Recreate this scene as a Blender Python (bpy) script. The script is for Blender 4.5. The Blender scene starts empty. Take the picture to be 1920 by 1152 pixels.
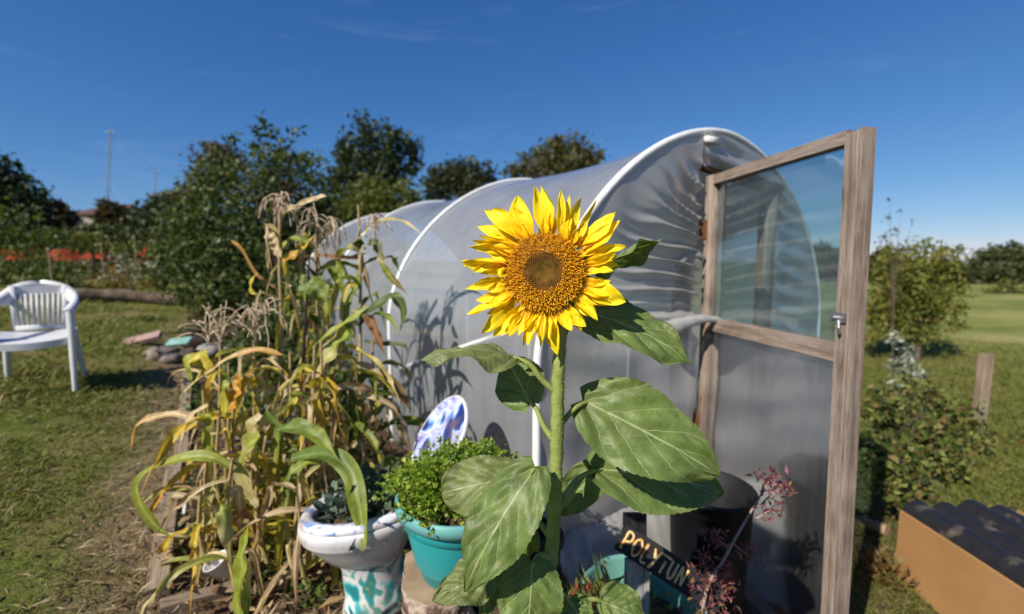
import bpy, math, random
import numpy as np
from mathutils import Vector, noise
V = Vector
rnd = random.Random(7)
nr = np.random.default_rng(7)
PI = math.pi
scn = bpy.context.scene
COL = scn.collection
R = math.radians

# ------------------------------------------------------------------ camera
FP = 16 / 36 * 1920
CAMZ = 1.35
PITCH = math.atan(86 / FP)
cam_d = bpy.data.cameras.new('camera')
cam_d.lens = 16; cam_d.sensor_width = 36
cam_d.clip_start = .05; cam_d.clip_end = 3000
cam_d.dof.use_dof = True
cam_d.dof.focus_distance = .87
cam_d.dof.aperture_fstop = 2.2
cam = bpy.data.objects.new('camera', cam_d); COL.objects.link(cam)
cam.location = (0, 0, CAMZ)
cam.rotation_euler = (PI / 2 - PITCH, 0, 0)
scn.camera = cam
FW = V((0, math.cos(PITCH), -math.sin(PITCH)))
UP = V((0, math.sin(PITCH), math.cos(PITCH)))
CP = V((0, 0, CAMZ))

def ray(px, py):
    return FW + V((1, 0, 0)) * ((px - 960) / FP) + UP * ((576 - py) / FP)

def at(px, py, Y):
    d = ray(px, py)
    return CP + d * (Y / d.y)

def sm(a, b, x):
    t = np.clip((x - a) / (b - a), 0, 1)
    return t * t * (3 - 2 * t)

def terr(x, y):
    """height of the ground: it climbs to the left and falls a little to the right"""
    t = np.maximum(0, -1 - x)
    zl = 1.1 * (1 - np.exp(-.18 * t / 1.1))
    df = (x - .105) * .566 - (y - 1.857) * .824          # how far in front of the tunnel's end
    zr = -.45 * np.maximum(sm(.2, 1.1, x) * sm(.03, .5, df) * (1 - sm(5, 8, y)), sm(1.9, 5, x)) * (1 - .55 * sm(6, 16, y))
    return zl + zr

def gz(x, y):
    return float(terr(np.float64(x), np.float64(y)))

def gnd(px, py):
    d = ray(px, py); t = .5
    for i in range(6000):
        p = CP + d * t
        if p.z <= gz(p.x, p.y): break
        t *= 1.004
    return V((p.x, p.y, gz(p.x, p.y)))

# ------------------------------------------------------------------ mesh helpers
class MB:
    def __init__(s): s.v = []; s.f = []; s.uv = []; s.c = []
    def add(s, vs, fs, uvs=None, cols=None):
        o = len(s.v)
        s.v += [tuple(p) for p in vs]
        s.c += cols if cols else [(1, 1, 1)] * len(vs)
        for i, f in enumerate(fs):
            s.f.append(tuple(o + k for k in f))
            s.uv.append(uvs[i] if uvs else [(0, 0)] * len(f))
    def grid(s, rows, uv=None, cols=None, closed=False):
        """rows: list of equally long point lists; uv(i,j) in 0..1"""
        n = len(rows); m = len(rows[0])
        vs = [p for r in rows for p in r]
        fs = []; us = []
        for i in range(n - 1):
            for j in range(m if closed else m - 1):
                k = (j + 1) % m
                fs.append((i * m + j, i * m + k, (i + 1) * m + k, (i + 1) * m + j))
                a, b = i / (n - 1), (i + 1) / (n - 1)
                mm = m if closed else m - 1
                c, d = j / mm, (j + 1) / mm
                us.append([(a, c), (a, d), (b, d), (b, c)])
        s.add(vs, fs, us, [c for r in cols for c in r] if cols else None)
    def tube(s, pts, rad, sides=6, col=None, cap=True):
        pts = [V(p) for p in pts]
        if not isinstance(rad, (list, tuple)): rad = [rad] * len(pts)
        rows = []; ref = None; L = 0; cols = []
        for i, p in enumerate(pts):
            t = (pts[min(i + 1, len(pts) - 1)] - pts[max(i - 1, 0)])
            t = t.normalized() if t.length > 1e-9 else V((0, 0, 1))
            if ref is None:
                ref = V((1, 0, 0)) if abs(t.x) < .8 else V((0, 1, 0))
            a = (ref - t * ref.dot(t)).normalized(); ref = a; b = t.cross(a)
            rows.append([p + (a * math.cos(q) + b * math.sin(q)) * rad[i] for q in [2 * PI * k / sides for k in range(sides)]])
            if col: cols.append([col(i / (len(pts) - 1)) if callable(col) else col] * sides)
        s.grid(rows, cols=cols if col else None, closed=True)
        if cap:
            for r in (rows[0][::-1], rows[-1]):
                c = (col(0 if r is not rows[-1] else 1) if callable(col) else col) if col else (1, 1, 1)
                s.add(r, [tuple(range(sides))], None, [c] * sides)
    def beam(s, p0, p1, w, h, up=(0, 0, 1), bev=.0):
        """box along p0-p1, w across, h along up; uv = metres along / across"""
        p0 = V(p0); p1 = V(p1); t = (p1 - p0); L = t.length; t.normalize()
        up = V(up); b = (up - t * up.dot(t)).normalized(); a = b.cross(t)
        bev = bev or min(w, h) * .06
        prof = []
        for (x, y) in ((1, 1), (-1, 1), (-1, -1), (1, -1)):
            X, Y = x * w / 2, y * h / 2
            e = [(X, Y - y * bev), (X - x * bev, Y)]
            if x * y < 0: e = e[::-1]
            prof += e
        vs = []; n = len(prof); per = [0]
        for k in range(n):
            q = prof[k]; z = prof[(k + 1) % n]
            per.append(per[-1] + math.hypot(q[0] - z[0], q[1] - z[1]))
        for P in (p0, p1): vs += [P + a * x + b * y for x, y in prof]
        fs = []; us = []; o = rnd.random() * 9
        for k in range(n):
            j = (k + 1) % n
            fs.append((k, j, n + j, n + k)); us.append([(o, per[k] + o), (o, per[k + 1] + o), (o + L, per[k + 1] + o), (o + L, per[k] + o)])
        fs.append(tuple(range(n))[::-1]); us.append([(o + prof[k][0] * .1, prof[k][1] + o) for k in range(n)][::-1])
        fs.append(tuple(range(n, 2 * n))); us.append([(o + L + prof[k][0] * .1, prof[k][1] + o) for k in range(n)])
        s.add(vs, fs, us)
    def lathe(s, c, prof, seg=32, sx=1, sy=1, rot=0, fn=None):
        c = V(c); rows = []
        for r, z in prof:
            row = []
            for k in range(seg):
                a = 2 * PI * k / seg; x = r * sx * math.cos(a); y = r * sy * math.sin(a)
                if fn: x, y = fn(x, y, z, a)
                row.append(c + V((x * math.cos(rot) - y * math.sin(rot), x * math.sin(rot) + y * math.cos(rot), z)))
            rows.append(row)
        s.grid(rows, closed=True)

def finish(me, mat, smooth):
    if mat: me.materials.append(mat)
    if smooth: me.polygons.foreach_set('use_smooth', [True] * len(me.polygons))
    me.update()

def link(name, me, parent=None):
    o = bpy.data.objects.new(name, me); COL.objects.link(o)
    if parent is not None: o.parent = parent
    return o

ORG = {}
def org(o):
    while o is not None:
        if o in ORG: return ORG[o]
        o = o.parent
    return V((0, 0, 0))

def build(mb, name, mat, parent=None, smooth=True, label=None):
    """links the collected world-space shape as one mesh under its thing"""
    o = org(parent)
    me = bpy.data.meshes.new(name)
    me.from_pydata([(p[0] - o.x, p[1] - o.y, p[2] - o.z) for p in mb.v], [], mb.f)
    uvl = me.uv_layers.new(name='UVMap')
    uvl.data.foreach_set('uv', np.array([c for f in mb.uv for q in f for c in q], dtype=np.float32))
    ca = me.color_attributes.new('Col', 'FLOAT_COLOR', 'POINT')
    cc = np.ones((len(mb.v), 4), np.float32); cc[:, :3] = np.array(mb.c, np.float32)
    ca.data.foreach_set('color', cc.ravel())
    finish(me, mat, smooth)
    ob = link(name, me, parent)
    if label: ob['label'] = label
    return ob

def build_np(name, vs, fs, mat, parent=None, smooth=False):
    o = org(parent)
    vs = np.asarray(vs, np.float32) - np.array(o[:], np.float32)
    fs = np.asarray(fs, np.int32); k = fs.shape[1]
    me = bpy.data.meshes.new(name)
    me.vertices.add(len(vs)); me.vertices.foreach_set('co', vs.ravel())
    me.loops.add(fs.size); me.loops.foreach_set('vertex_index', fs.ravel())
    me.polygons.add(len(fs)); me.polygons.foreach_set('loop_start', np.arange(len(fs), dtype=np.int32) * k)
    me.update(calc_edges=True)
    finish(me, mat, smooth)
    return link(name, me, parent)

def thing(name, label, cat, loc, group=None):
    o = bpy.data.objects.new(name, None); COL.objects.link(o)
    o.location = loc; ORG[o] = V(loc); o.empty_display_size = .1
    o['label'] = label; o['category'] = cat
    if group: o['group'] = group
    return o

def tag(o, label=None, cat=None, group=None, kind=None):
    for k, q in (('label', label), ('category', cat), ('group', group), ('kind', kind)):
        if q: o[k] = q
    return o

def smooth_path(pts, n):
    P = [V(p) for p in pts]
    P = [P[0] * 2 - P[1]] + P + [P[-1] * 2 - P[-2]]
    out = []; m = len(P) - 3
    for i in range(n):
        t = i / (n - 1) * m; k = min(int(t), m - 1); t -= k
        a, b, c, d = P[k:k + 4]
        out.append(.5 * ((2 * b) + (c - a) * t + (2 * a - 5 * b + 4 * c - d) * t * t + (3 * b - a - 3 * c + d) * t ** 3))
    return out

def nrmz(a):
    return a / np.maximum(np.linalg.norm(a, axis=-1, keepdims=True), 1e-9)

def cards(c, d, n, L, W, fold=.25, curl=0.):
    """folded pointed leaves: centres of the leaf bases c, directions d, normals n -> vertices and quads"""
    d = nrmz(d); s = nrmz(np.cross(d, n)); n = np.cross(s, d)
    L = np.asarray(L).reshape(-1, 1); W = np.asarray(W).reshape(-1, 1)
    b = c; m = c + d * L * .5 + n * L * .06; t = c + d * L - n * L * (.1 + curl)
    l = c + d * L * .42 + s * W * .5 + n * W * fold; r = c + d * L * .42 - s * W * .5 + n * W * fold
    vs = np.stack([b, l, t, r, m], 1).reshape(-1, 3)
    k = np.arange(len(c))[:, None] * 5
    fs = np.concatenate([k + np.array([[0, 4, 1]]), k + np.array([[1, 4, 2]]), k + np.array([[2, 4, 3]]), k + np.array([[3, 4, 0]])], 0)
    return vs, fs

def rdir(n, up=0., rng=None):
    g = (rng or nr).normal(size=(n, 3)); g = nrmz(g); g[:, 2] += up
    return nrmz(g)

def merge(parts):
    vs = []; fs = []; o = 0
    for v, f in parts:
        vs.append(v); fs.append(f + o); o += len(v)
    return np.concatenate(vs), np.concatenate(fs)

# ------------------------------------------------------------------ materials
class NT:
    def __init__(s, name):
        s.m = bpy.data.materials.new(name); s.m.use_nodes = True
        s.t = s.m.node_tree; s.t.nodes.clear()
        s.out = s.n('ShaderNodeOutputMaterial')
    def n(s, typ, **kw):
        o = s.t.nodes.new(typ)
        for k, q in kw.items(): setattr(o, k, q)
        return o
    def l(s, a, b):
        s.t.links.new(a, b); return s
    def val(s, sock, q):
        if isinstance(q, bpy.types.NodeSocket): s.t.links.new(q, sock)
        elif q is not None:
            if isinstance(q, (tuple, list)) and len(q) == 3 and sock.type == 'RGBA': q = (*q, 1)
            sock.default_value = q
    def math(s, op, a, b=None, clamp=False):
        o = s.n('ShaderNodeMath', operation=op, use_clamp=clamp)
        s.val(o.inputs[0], a)
        if b is not None: s.val(o.inputs[1], b)
        return o.outputs[0]
    def ramp(s, fac, stops, interp='LINEAR'):
        o = s.n('ShaderNodeValToRGB'); cr = o.color_ramp; cr.interpolation = interp
        while len(cr.elements) < len(stops): cr.elements.new(.5)
        for e, (p, c) in zip(cr.elements, stops):
            e.position = p; e.color = (*c, 1) if len(c) == 3 else c
        s.l(fac, o.inputs[0]); return o.outputs[0]
    def mix(s, fac, a, b, blend='MIX'):
        o = s.n('ShaderNodeMix', data_type='RGBA', blend_type=blend)
        s.val(o.inputs[0], fac); s.val(o.inputs[6], a); s.val(o.inputs[7], b)
        return o.outputs[2]
    def noise(s, vec, scale, detail=4, rough=.55, dist=0):
        o = s.n('ShaderNodeTexNoise'); o.inputs['Scale'].default_value = scale
        o.inputs['Detail'].default_value = detail; o.inputs['Roughness'].default_value = rough; o.inputs['Distortion'].default_value = dist
        if vec is not None: s.l(vec, o.inputs['Vector'])
        return o.outputs['Fac']
    def mapping(s, vec, scale=(1, 1, 1), loc=(0, 0, 0)):
        o = s.n('ShaderNodeMapping'); s.l(vec, o.inputs[0]); o.inputs['Scale'].default_value = scale; o.inputs['Location'].default_value = loc
        return o.outputs[0]
    def coord(s, w='Object'):
        return s.n('ShaderNodeTexCoord').outputs[w]
    def attr(s, name):
        return s.n('ShaderNodeAttribute', attribute_name=name).outputs['Color']
    def bump(s, h, strength=.3, dist=.01):
        o = s.n('ShaderNodeBump'); o.inputs['Strength'].default_value = strength; o.inputs['Distance'].default_value = dist
        s.l(h, o.inputs['Height']); return o.outputs[0]
    def pbsdf(s, col, rough=.5, spec=.5, bump=None, metal=0, coat=0):
        o = s.n('ShaderNodeBsdfPrincipled')
        s.val(o.inputs['Base Color'], col); s.val(o.inputs['Roughness'], rough)
        o.inputs['Specular IOR Level'].default_value = spec; o.inputs['Metallic'].default_value = metal
        o.inputs['Coat Weight'].default_value = coat
        if bump is not None: s.l(bump, o.inputs['Normal'])
        return o.outputs[0]
    def sh(s, typ, col=None, rough=None, bump=None):
        o = s.n(typ)
        if col is not None: s.val(o.inputs['Color'], col)
        if rough is not None: s.val(o.inputs['Roughness'], rough)
        if bump is not None: s.l(bump, o.inputs['Normal'])
        return o.outputs[0]
    def mixsh(s, fac, a, b):
        o = s.n('ShaderNodeMixShader'); s.val(o.inputs[0], fac); s.l(a, o.inputs[1]); s.l(b, o.inputs[2]); return o.outputs[0]
    def done(s, sh):
        s.l(sh, s.out.inputs[0]); return s.m

def sc(c, k): return tuple(min(1, x * k) for x in c)

def M_foliage(name, cols, trans=.3, rough=.5, spec=.35, tint=None):
    """leaf tones vary from leaf to leaf"""
    t = NT(name); g = t.n('ShaderNodeNewGeometry')
    c = t.ramp(g.outputs['Random Per Island'], [(i / max(1, len(cols) - 1), q) for i, q in enumerate(cols)])
    a = t.pbsdf(c, rough, spec)
    c2 = t.mix(1, c, tint or (1.6, 1.7, .7), 'MULTIPLY')
    b = t.sh('ShaderNodeBsdfTranslucent', c2)
    return t.done(t.mixsh(trans, a, b))

def M_plain(name, c1, c2=None, scale=8, rough=.5, spec=.4, bump=0, detail=5, metal=0, coat=0, lo=.35, hi=.65):
    t = NT(name); co = t.coord()
    f = t.noise(co, scale, detail)
    c = t.ramp(f, [(lo, c1), (hi, c2 or sc(c1, .75))])
    b = t.bump(t.noise(co, scale * 4, 3), bump, .01) if bump else None
    return t.done(t.pbsdf(c, rough, spec, b, metal, coat))

def M_col(name, rough=.6, trans=.25, nscale=30, namt=.25, spec=.3):
    """takes the colour each vertex carries, with blotches"""
    t = NT(name); c = t.attr('Col')
    f = t.noise(t.coord(), nscale, 4)
    c = t.mix(namt, c, t.mix(1, c, t.ramp(f, [(.3, (.35, .3, .22)), (.7, (1.5, 1.4, 1.2))]), 'MULTIPLY'))
    a = t.pbsdf(c, rough, spec)
    if not trans: return t.done(a)
    return t.done(t.mixsh(trans, a, t.sh('ShaderNodeBsdfTranslucent', t.mix(1, c, (1.4, 1.4, .9), 'MULTIPLY'))))

def M_wood(name, cols, rough=.8, grain=1.0, bump=.5):
    t = NT(name); uv = t.coord('UV')
    info = t.n('ShaderNodeObjectInfo').outputs['Random']
    off = t.n('ShaderNodeVectorMath', operation='ADD'); t.l(uv, off.inputs[0])
    cmb = t.n('ShaderNodeCombineXYZ'); t.l(t.math('MULTIPLY', info, 37.), cmb.inputs[0]); t.l(t.math('MULTIPLY', info, 11.), cmb.inputs[1]); t.l(cmb.outputs[0], off.inputs[1])
    g1 = t.noise(t.mapping(off.outputs[0], (2.2, 55, 1)), 1, 5, .6, .6)
    g2 = t.noise(t.mapping(off.outputs[0], (9, 260, 1)), 1, 3, .6)
    g3 = t.noise(off.outputs[0], 5, 3)
    f = t.math('ADD', t.math('MULTIPLY', g1, .6), t.math('MULTIPLY', g3, .4))
    c = t.ramp(f, [(.32 + .36 * i / (len(cols) - 1), q) for i, q in enumerate(cols)])
    c = t.mix(.55 * grain, c, t.mix(1, c, t.ramp(g2, [(.36, (.3, .27, .25)), (.55, (1.15, 1.12, 1.1))]), 'MULTIPLY'))
    vor = t.n('ShaderNodeTexVoronoi'); vor.inputs['Scale'].default_value = 1; t.l(t.mapping(off.outputs[0], (3.1, 9, 1)), vor.inputs['Vector'])
    k = t.ramp(vor.outputs['Distance'], [(.05, (.25, .2, .17)), (.13, (1, 1, 1))])
    c = t.mix(.7, c, t.mix(1, c, k, 'MULTIPLY'))
    return t.done(t.pbsdf(c, rough, .25, t.bump(t.math('ADD', g1, g2), bump, .003)))

# ------------------------------------------------------------------ light
SUN = V((-.59, -.62, .70)).normalized()          # towards the sun
EL = math.asin(SUN.z); AZ = math.atan2(SUN.x, SUN.y)
sl = bpy.data.lights.new('sun', 'SUN'); sl.energy = 5.0; sl.angle = R(.53); sl.color = (1, .93, .82)
so = bpy.data.objects.new('sun', sl); COL.objects.link(so)
so.rotation_euler = SUN.to_track_quat('Z', 'Y').to_euler(); so.location = (-6, -6, 8)
w = bpy.data.worlds.new('World'); scn.world = w; w.use_nodes = True
wt = w.node_tree; wt.nodes.clear()
sky = wt.nodes.new('ShaderNodeTexSky'); sky.sky_type = 'NISHITA'; sky.sun_disc = False
sky.sun_elevation = EL; sky.sun_rotation = AZ
sky.altitude = 1500; sky.air_density = 1.0; sky.dust_density = .1; sky.ozone_density = 6
bg = wt.nodes.new('ShaderNodeBackground'); bg.inputs[1].default_value = .12
wo = wt.nodes.new('ShaderNodeOutputWorld')
# polarised, deep blue sky: each channel of the sky gets its own contrast
sep = wt.nodes.new('ShaderNodeSeparateColor'); com = wt.nodes.new('ShaderNodeCombineColor'); wt.links.new(sky.outputs[0], sep.inputs[0])
for i, (k_, g_) in enumerate(((.66, 1.22), (.545, .88), (.60, .62))):
    a_ = wt.nodes.new('ShaderNodeMath'); a_.operation = 'MULTIPLY'; a_.inputs[1].default_value = .1
    b_ = wt.nodes.new('ShaderNodeMath'); b_.operation = 'POWER'; b_.inputs[1].default_value = g_
    c_ = wt.nodes.new('ShaderNodeMath'); c_.operation = 'MULTIPLY'; c_.inputs[1].default_value = k_ / .12
    wt.links.new(sep.outputs[i], a_.inputs[0]); wt.links.new(a_.outputs[0], b_.inputs[0]); wt.links.new(b_.outputs[0], c_.inputs[0]); wt.links.new(c_.outputs[0], com.inputs[i])
# a few thin wisps of cirrus
tcw = wt.nodes.new('ShaderNodeTexCoord'); mpw = wt.nodes.new('ShaderNodeMapping'); mpw.inputs['Scale'].default_value = (2.2, 2.2, 13); mpw.inputs['Rotation'].default_value = (.12, .2, .4)
nw = wt.nodes.new('ShaderNodeTexNoise'); nw.inputs['Scale'].default_value = 1.6; nw.inputs['Detail'].default_value = 7; nw.inputs['Roughness'].default_value = .6; nw.inputs['Distortion'].default_value = .8
rw = wt.nodes.new('ShaderNodeValToRGB'); rw.color_ramp.elements[0].position = .58; rw.color_ramp.elements[1].position = .92; rw.color_ramp.elements[1].color = (.09, .09, .09, 1)
mw = wt.nodes.new('ShaderNodeMix'); mw.data_type = 'RGBA'; mw.inputs[7].default_value = (5.2, 5.8, 6.4, 1)
wt.links.new(tcw.outputs['Generated'], mpw.inputs[0]); wt.links.new(mpw.outputs[0], nw.inputs['Vector']); wt.links.new(nw.outputs['Fac'], rw.inputs[0])
wt.links.new(rw.outputs[0], mw.inputs[0]); wt.links.new(com.outputs[0], mw.inputs[6]); wt.links.new(mw.outputs[2], bg.inputs[0]); wt.links.new(bg.outputs[0], wo.inputs[0])
scn.view_settings.view_transform = 'Standard'; scn.view_settings.look = 'None'
scn.view_settings.exposure = .45; scn.view_settings.gamma = 1
scn.cycles.max_bounces = 8; scn.cycles.transparent_max_bounces = 16
scn.cycles.diffuse_bounces = 3; scn.cycles.glossy_bounces = 3
scn.cycles.caustics_reflective = False; scn.cycles.caustics_refractive = False
scn.cycles.use_denoising = True

# ------------------------------------------------------------------ materials of the place
GREY_WOOD = M_wood('grey_weathered_wood', [(.095, .068, .05), (.19, .145, .115), (.29, .235, .195), (.215, .18, .155)])
BROWN_WOOD = M_wood('brown_stained_wood', [(.09, .045, .025), (.17, .085, .05), (.22, .12, .075)])
OLD_BOARD = M_wood('old_grey_board', [(.12, .09, .06), (.26, .2, .14), (.34, .27, .2)])
WHITE_PIPE = M_plain('white_plastic_pipe', (.78, .78, .77), (.62, .62, .6), 5, .35, .5)

def M_film(name, dcol, fac, tr, rough, refl, streak=False, ribs=False, tl=.45, dirt=0.):
    t = NT(name); co = t.coord('UV') if (streak or ribs) else t.coord()
    f = fac
    n = t.noise(t.coord(), 3.2, 5, .6)
    f = t.math('ADD', t.math('MULTIPLY', n, .3), fac - .15)
    if streak:
        s1 = t.noise(t.mapping(co, (26, 5, 1), (0, 0, 0)), 1, 3)
        f = t.math('ADD', f, t.ramp(s1, [(.52, (0, 0, 0)), (.8, (.5, .5, .5))]))
    if ribs:
        wv = t.n('ShaderNodeTexWave', wave_type='BANDS', bands_direction='X'); t.l(co, wv.inputs[0]); wv.inputs['Scale'].default_value = 34
        f = t.math('ADD', f, t.math('MULTIPLY', t.math('POWER', wv.outputs['Fac'], 3.), .12))
    f = t.math('MINIMUM', f, 1., True)
    if dirt:
        oc = t.coord(); sx = t.n('ShaderNodeSeparateXYZ'); t.l(oc, sx.inputs[0])
        low = t.ramp(t.math('ADD', sx.outputs[2], t.math('MULTIPLY', t.noise(oc, 4, 5, .65), .7)), [(.35, (1, 1, 1)), (.95, (0, 0, 0))])
        run = t.ramp(t.noise(t.mapping(oc, (9, 9, .7)), 1, 4, .6), [(.5, (0, 0, 0)), (.75, (1, 1, 1))])
        k = t.math('MULTIPLY', t.math('ADD', t.math('MULTIPLY', low, .8), t.math('MULTIPLY', run, .35)), dirt)
        dcol = t.mix(k, dcol, (.25, .25, .15))
    d = t.mixsh(tl, t.sh('ShaderNodeBsdfDiffuse', dcol), t.sh('ShaderNodeBsdfTranslucent', dcol))
    a = t.mixsh(f, t.sh('ShaderNodeBsdfTransparent', tr), d)
    fr = t.n('ShaderNodeFresnel'); fr.inputs[0].default_value = 1.42
    bp = t.bump(t.noise(t.coord(), 5, 3), .12, .02)
    return t.done(t.mixsh(t.math('MULTIPLY', fr.outputs[0], refl), a, t.sh('ShaderNodeBsdfGlossy', (.9, .92, .95), rough, bp)))

FILM = M_film('milky_polythene', (.74, .77, .83), .52, (.94, .95, .97), .20, .9, tl=.56, dirt=.6)
FILM_END = M_film('wrinkled_polythene', (.86, .85, .82), .66, (.82, .84, .86), .14, 1.0, tl=.5, dirt=.12)
PANE_UP = M_film('twin_wall_sheet', (.36, .48, .50), .09, (.44, .67, .71), .10, .30, ribs=True)
PANE_LOW = M_film('scuffed_clear_sheet', (.84, .83, .84), .50, (.92, .93, .93), .16, .9, streak=True, dirt=.3)

# ------------------------------------------------------------------ ground
BD = V((-.558, .830, 0))                                   # run of the bed edge
def bed_dist(x, y): return (x + 1.42) * .824 + (y - 1.75) * .566
def axis_pts(a, b, step, far, ratio):
    mid = list(np.arange(a, b + 1e-6, step)); st = step; q = b; hi = []
    while q < far: st *= ratio; q += st; hi.append(q)
    st = step; q = a; lo = []
    while q > -far: st *= ratio; q -= st; lo.append(q)
    return np.array(lo[::-1] + mid + hi)
gx = axis_pts(-6, 5, .06, 900, 1.28); gy = axis_pts(-.5, 8, .06, 1200, 1.28)
GX, GY = np.meshgrid(gx, gy); GZ = terr(GX, GY)
rough = np.zeros_like(GZ)
for i in range(GX.shape[0]):
    for j in range(GX.shape[1]):
        x, y = GX[i, j], GY[i, j]
        if -7 < x < 6 and -1 < y < 9:
            rough[i, j] = noise.noise((x * 1.7, y * 1.7, 0)) * .025 + noise.noise((x * 7, y * 7, 3)) * .012 + noise.noise((x * 19, y * 19, 5)) * .006
GZ = GZ + rough
vs = np.stack([GX, GY, GZ], -1).reshape(-1, 3); m_ = GX.shape[1]
ii, jj = np.meshgrid(np.arange(GX.shape[0] - 1), np.arange(m_ - 1), indexing='ij'); k = (ii * m_ + jj).ravel()
fs = np.stack([k, k + 1, k + m_ + 1, k + m_], 1)
t = NT('ground_soil_and_turf'); co = t.coord(); zc = t.attr('zone')
sp = t.n('ShaderNodeSeparateColor'); t.l(zc, sp.inputs[0])
n1 = t.noise(co, 1.3, 5); n2 = t.noise(co, 14, 6, .65); n3 = t.noise(co, 60, 4, .7)
turf = t.ramp(t.math('ADD', t.math('MULTIPLY', n1, .55), t.math('MULTIPLY', n2, .45)), [(.40, (.22, .155, .08)), (.48, (.15, .14, .04)), (.60, (.10, .135, .022)), (.7, (.17, .17, .045))])
n4 = t.noise(t.mapping(co, (.10, .32, 1)), 1, 6, .65)
far = t.ramp(t.math('ADD', t.math('MULTIPLY', n1, .35), t.math('MULTIPLY', n4, .65)), [(.38, (.12, .14, .035)), (.5, (.21, .22, .06)), (.62, (.31, .27, .11))])
soil = t.ramp(n2, [(.3, (.035, .022, .014)), (.5, (.085, .055, .035)), (.7, (.17, .115, .07))])
straw = t.ramp(t.math('ADD', t.math('MULTIPLY', n2, .5), t.math('MULTIPLY', n3, .5)), [(.35, (.08, .05, .03)), (.5, (.20, .14, .085)), (.66, (.34, .26, .16))])
c = t.mix(sp.outputs[2], turf, far)
c = t.mix(sp.outputs[1], c, straw); c = t.mix(sp.outputs[0], c, soil)
GM = t.done(t.pbsdf(c, .95, .1, t.bump(t.math('ADD', n2, n3), .7, .02)))
ground = build_np('ground', vs, fs, GM, None, True)
tag(ground, kind='structure')
zone = np.zeros((len(vs), 4), np.float32); zone[:, 3] = 1
BDV = bed_dist(vs[:, 0], vs[:, 1]); wob = np.array([noise.noise((x * 1.1, y * 1.1, 9)) for x, y, z in vs]) * .22
zone[:, 0] = sm(-.02, .08, BDV) * (1 - sm(4.2, 4.4, BDV)) * (1 - sm(7, 8.5, vs[:, 1]))
zone[:, 1] = sm(-.46, -.16, BDV + wob * .8) * (1 - sm(4.6, 5.2, BDV + wob)) * (1 - sm(5, 8, vs[:, 1])) * .75
zone[:, 2] = sm(9, 16, np.hypot(vs[:, 0], vs[:, 1]))
ca = ground.data.color_attributes.new('zone', 'FLOAT_COLOR', 'POINT'); ca.data.foreach_set('color', zone.ravel())

# grass blades: short mown turf, thinner with distance
def scatter(n, rmin, rmax, ang, keep):
    r = rmin * (rmax / rmin) ** nr.random(n); a = nr.uniform(ang[0], ang[1], n)
    x = r * np.sin(a); y = r * np.cos(a)
    ok = keep(x, y); return x[ok], y[ok], r[ok]
def nz(x, y, s, q=0): return np.array([noise.noise((a * s, b * s, q)) for a, b in zip(x, y)])
x, y, r = scatter(230000, 1.3, 14, (R(-62), R(-14)), lambda x, y: bed_dist(x, y) < -.08)
g = nz(x, y, 1.3); g2 = nz(x, y, 5, 4)
bd = bed_dist(x, y); ok = nr.random(len(x)) < np.clip(.55 + g * 1.5 + g2 * .8, .05, 1) * np.clip((-.05 - bd) * 2.6, .12, 1)
x, y, r, g = x[ok], y[ok], r[ok], g[ok]
x2, y2, r2 = scatter(80000, 1.5, 14, (R(33), R(56)), lambda x, y: (bed_dist(x, y) > 4.0) | (x > 1.5))
x = np.r_[x, x2]; y = np.r_[y, y2]; r = np.r_[r, r2]
L = nr.uniform(.02, .05, len(x)) * np.clip(r / 3, 1, 2.2); d = rdir(len(x), .75); d[:, 2] = np.abs(d[:, 2])
GRASS = M_foliage('mown_grass', [(.07, .10, .014), (.11, .145, .022), (.155, .18, .033), (.20, .19, .05), (.27, .215, .09)], .3, .55, .25)
z = terr(x, y) + .004
gv, gf = cards(np.stack([x, y, z], 1), d, rdir(len(x), 1.), L, L * .075, .1, .3)
gob = build_np('grass', gv, gf, GRASS); tag(gob, kind='stuff')
# straw and dead clippings along the bed
x, y, r = scatter(46000, 1.1, 7, (R(-60), R(20)), lambda x, y: (bed_dist(x, y) > -1.6) & (bed_dist(x, y) < 1.15))
bd = bed_dist(x, y) + .16 * nz(x, y, 1.1, 9)
ok = nr.random(len(x)) < np.where(bd < 0, .04 + .42 * sm(-.5, -.12, bd), .25); x, y = x[ok], y[ok]
L = nr.uniform(.02, .10, len(x)); d = rdir(len(x)); d[:, 2] = np.abs(d[:, 2]) * .3
STRAW = M_foliage('dry_straw', [(.08, .055, .03), (.20, .145, .08), (.30, .225, .13), (.42, .34, .22)], .15, .7, .2, (1.2, 1.1, .8))
sv, sf = cards(np.stack([x, y, terr(x, y) + nr.uniform(.004, .03, len(x))], 1), d, rdir(len(x), 1.5), L, nr.uniform(.002, .007, len(x)), .2)
tag(build_np('straw_litter', sv, sf, STRAW), kind='stuff')
x, y, r = scatter(9000, 1.1, 6, (R(-55), R(25)), lambda x, y: (bed_dist(x, y) > .02) & (bed_dist(x, y) < 1.2))
d = rdir(len(x), .5); L = nr.uniform(.015, .045, len(x))
WEED = M_foliage('low_weeds', [(.04, .075, .015), (.07, .12, .02), (.11, .16, .03)], .3)
sv, sf = cards(np.stack([x, y, terr(x, y) + nr.uniform(.0, .04, len(x))], 1), d, rdir(len(x), 1.5), L, L * .55, .2)
ok = nz(x, y, 2.2, 7) > .05; kk = np.repeat(ok, 1)
idx = np.where(ok)[0]
sv = sv.reshape(-1, 5, 3)[idx].reshape(-1, 3); kq = np.arange(len(idx))[:, None] * 5
sf = np.concatenate([kq + np.array([q]) for q in ([0, 4, 1], [1, 4, 2], [2, 4, 3], [3, 4, 0])])
tag(build_np('low_weeds', sv, sf, WEED), kind='stuff')

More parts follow.
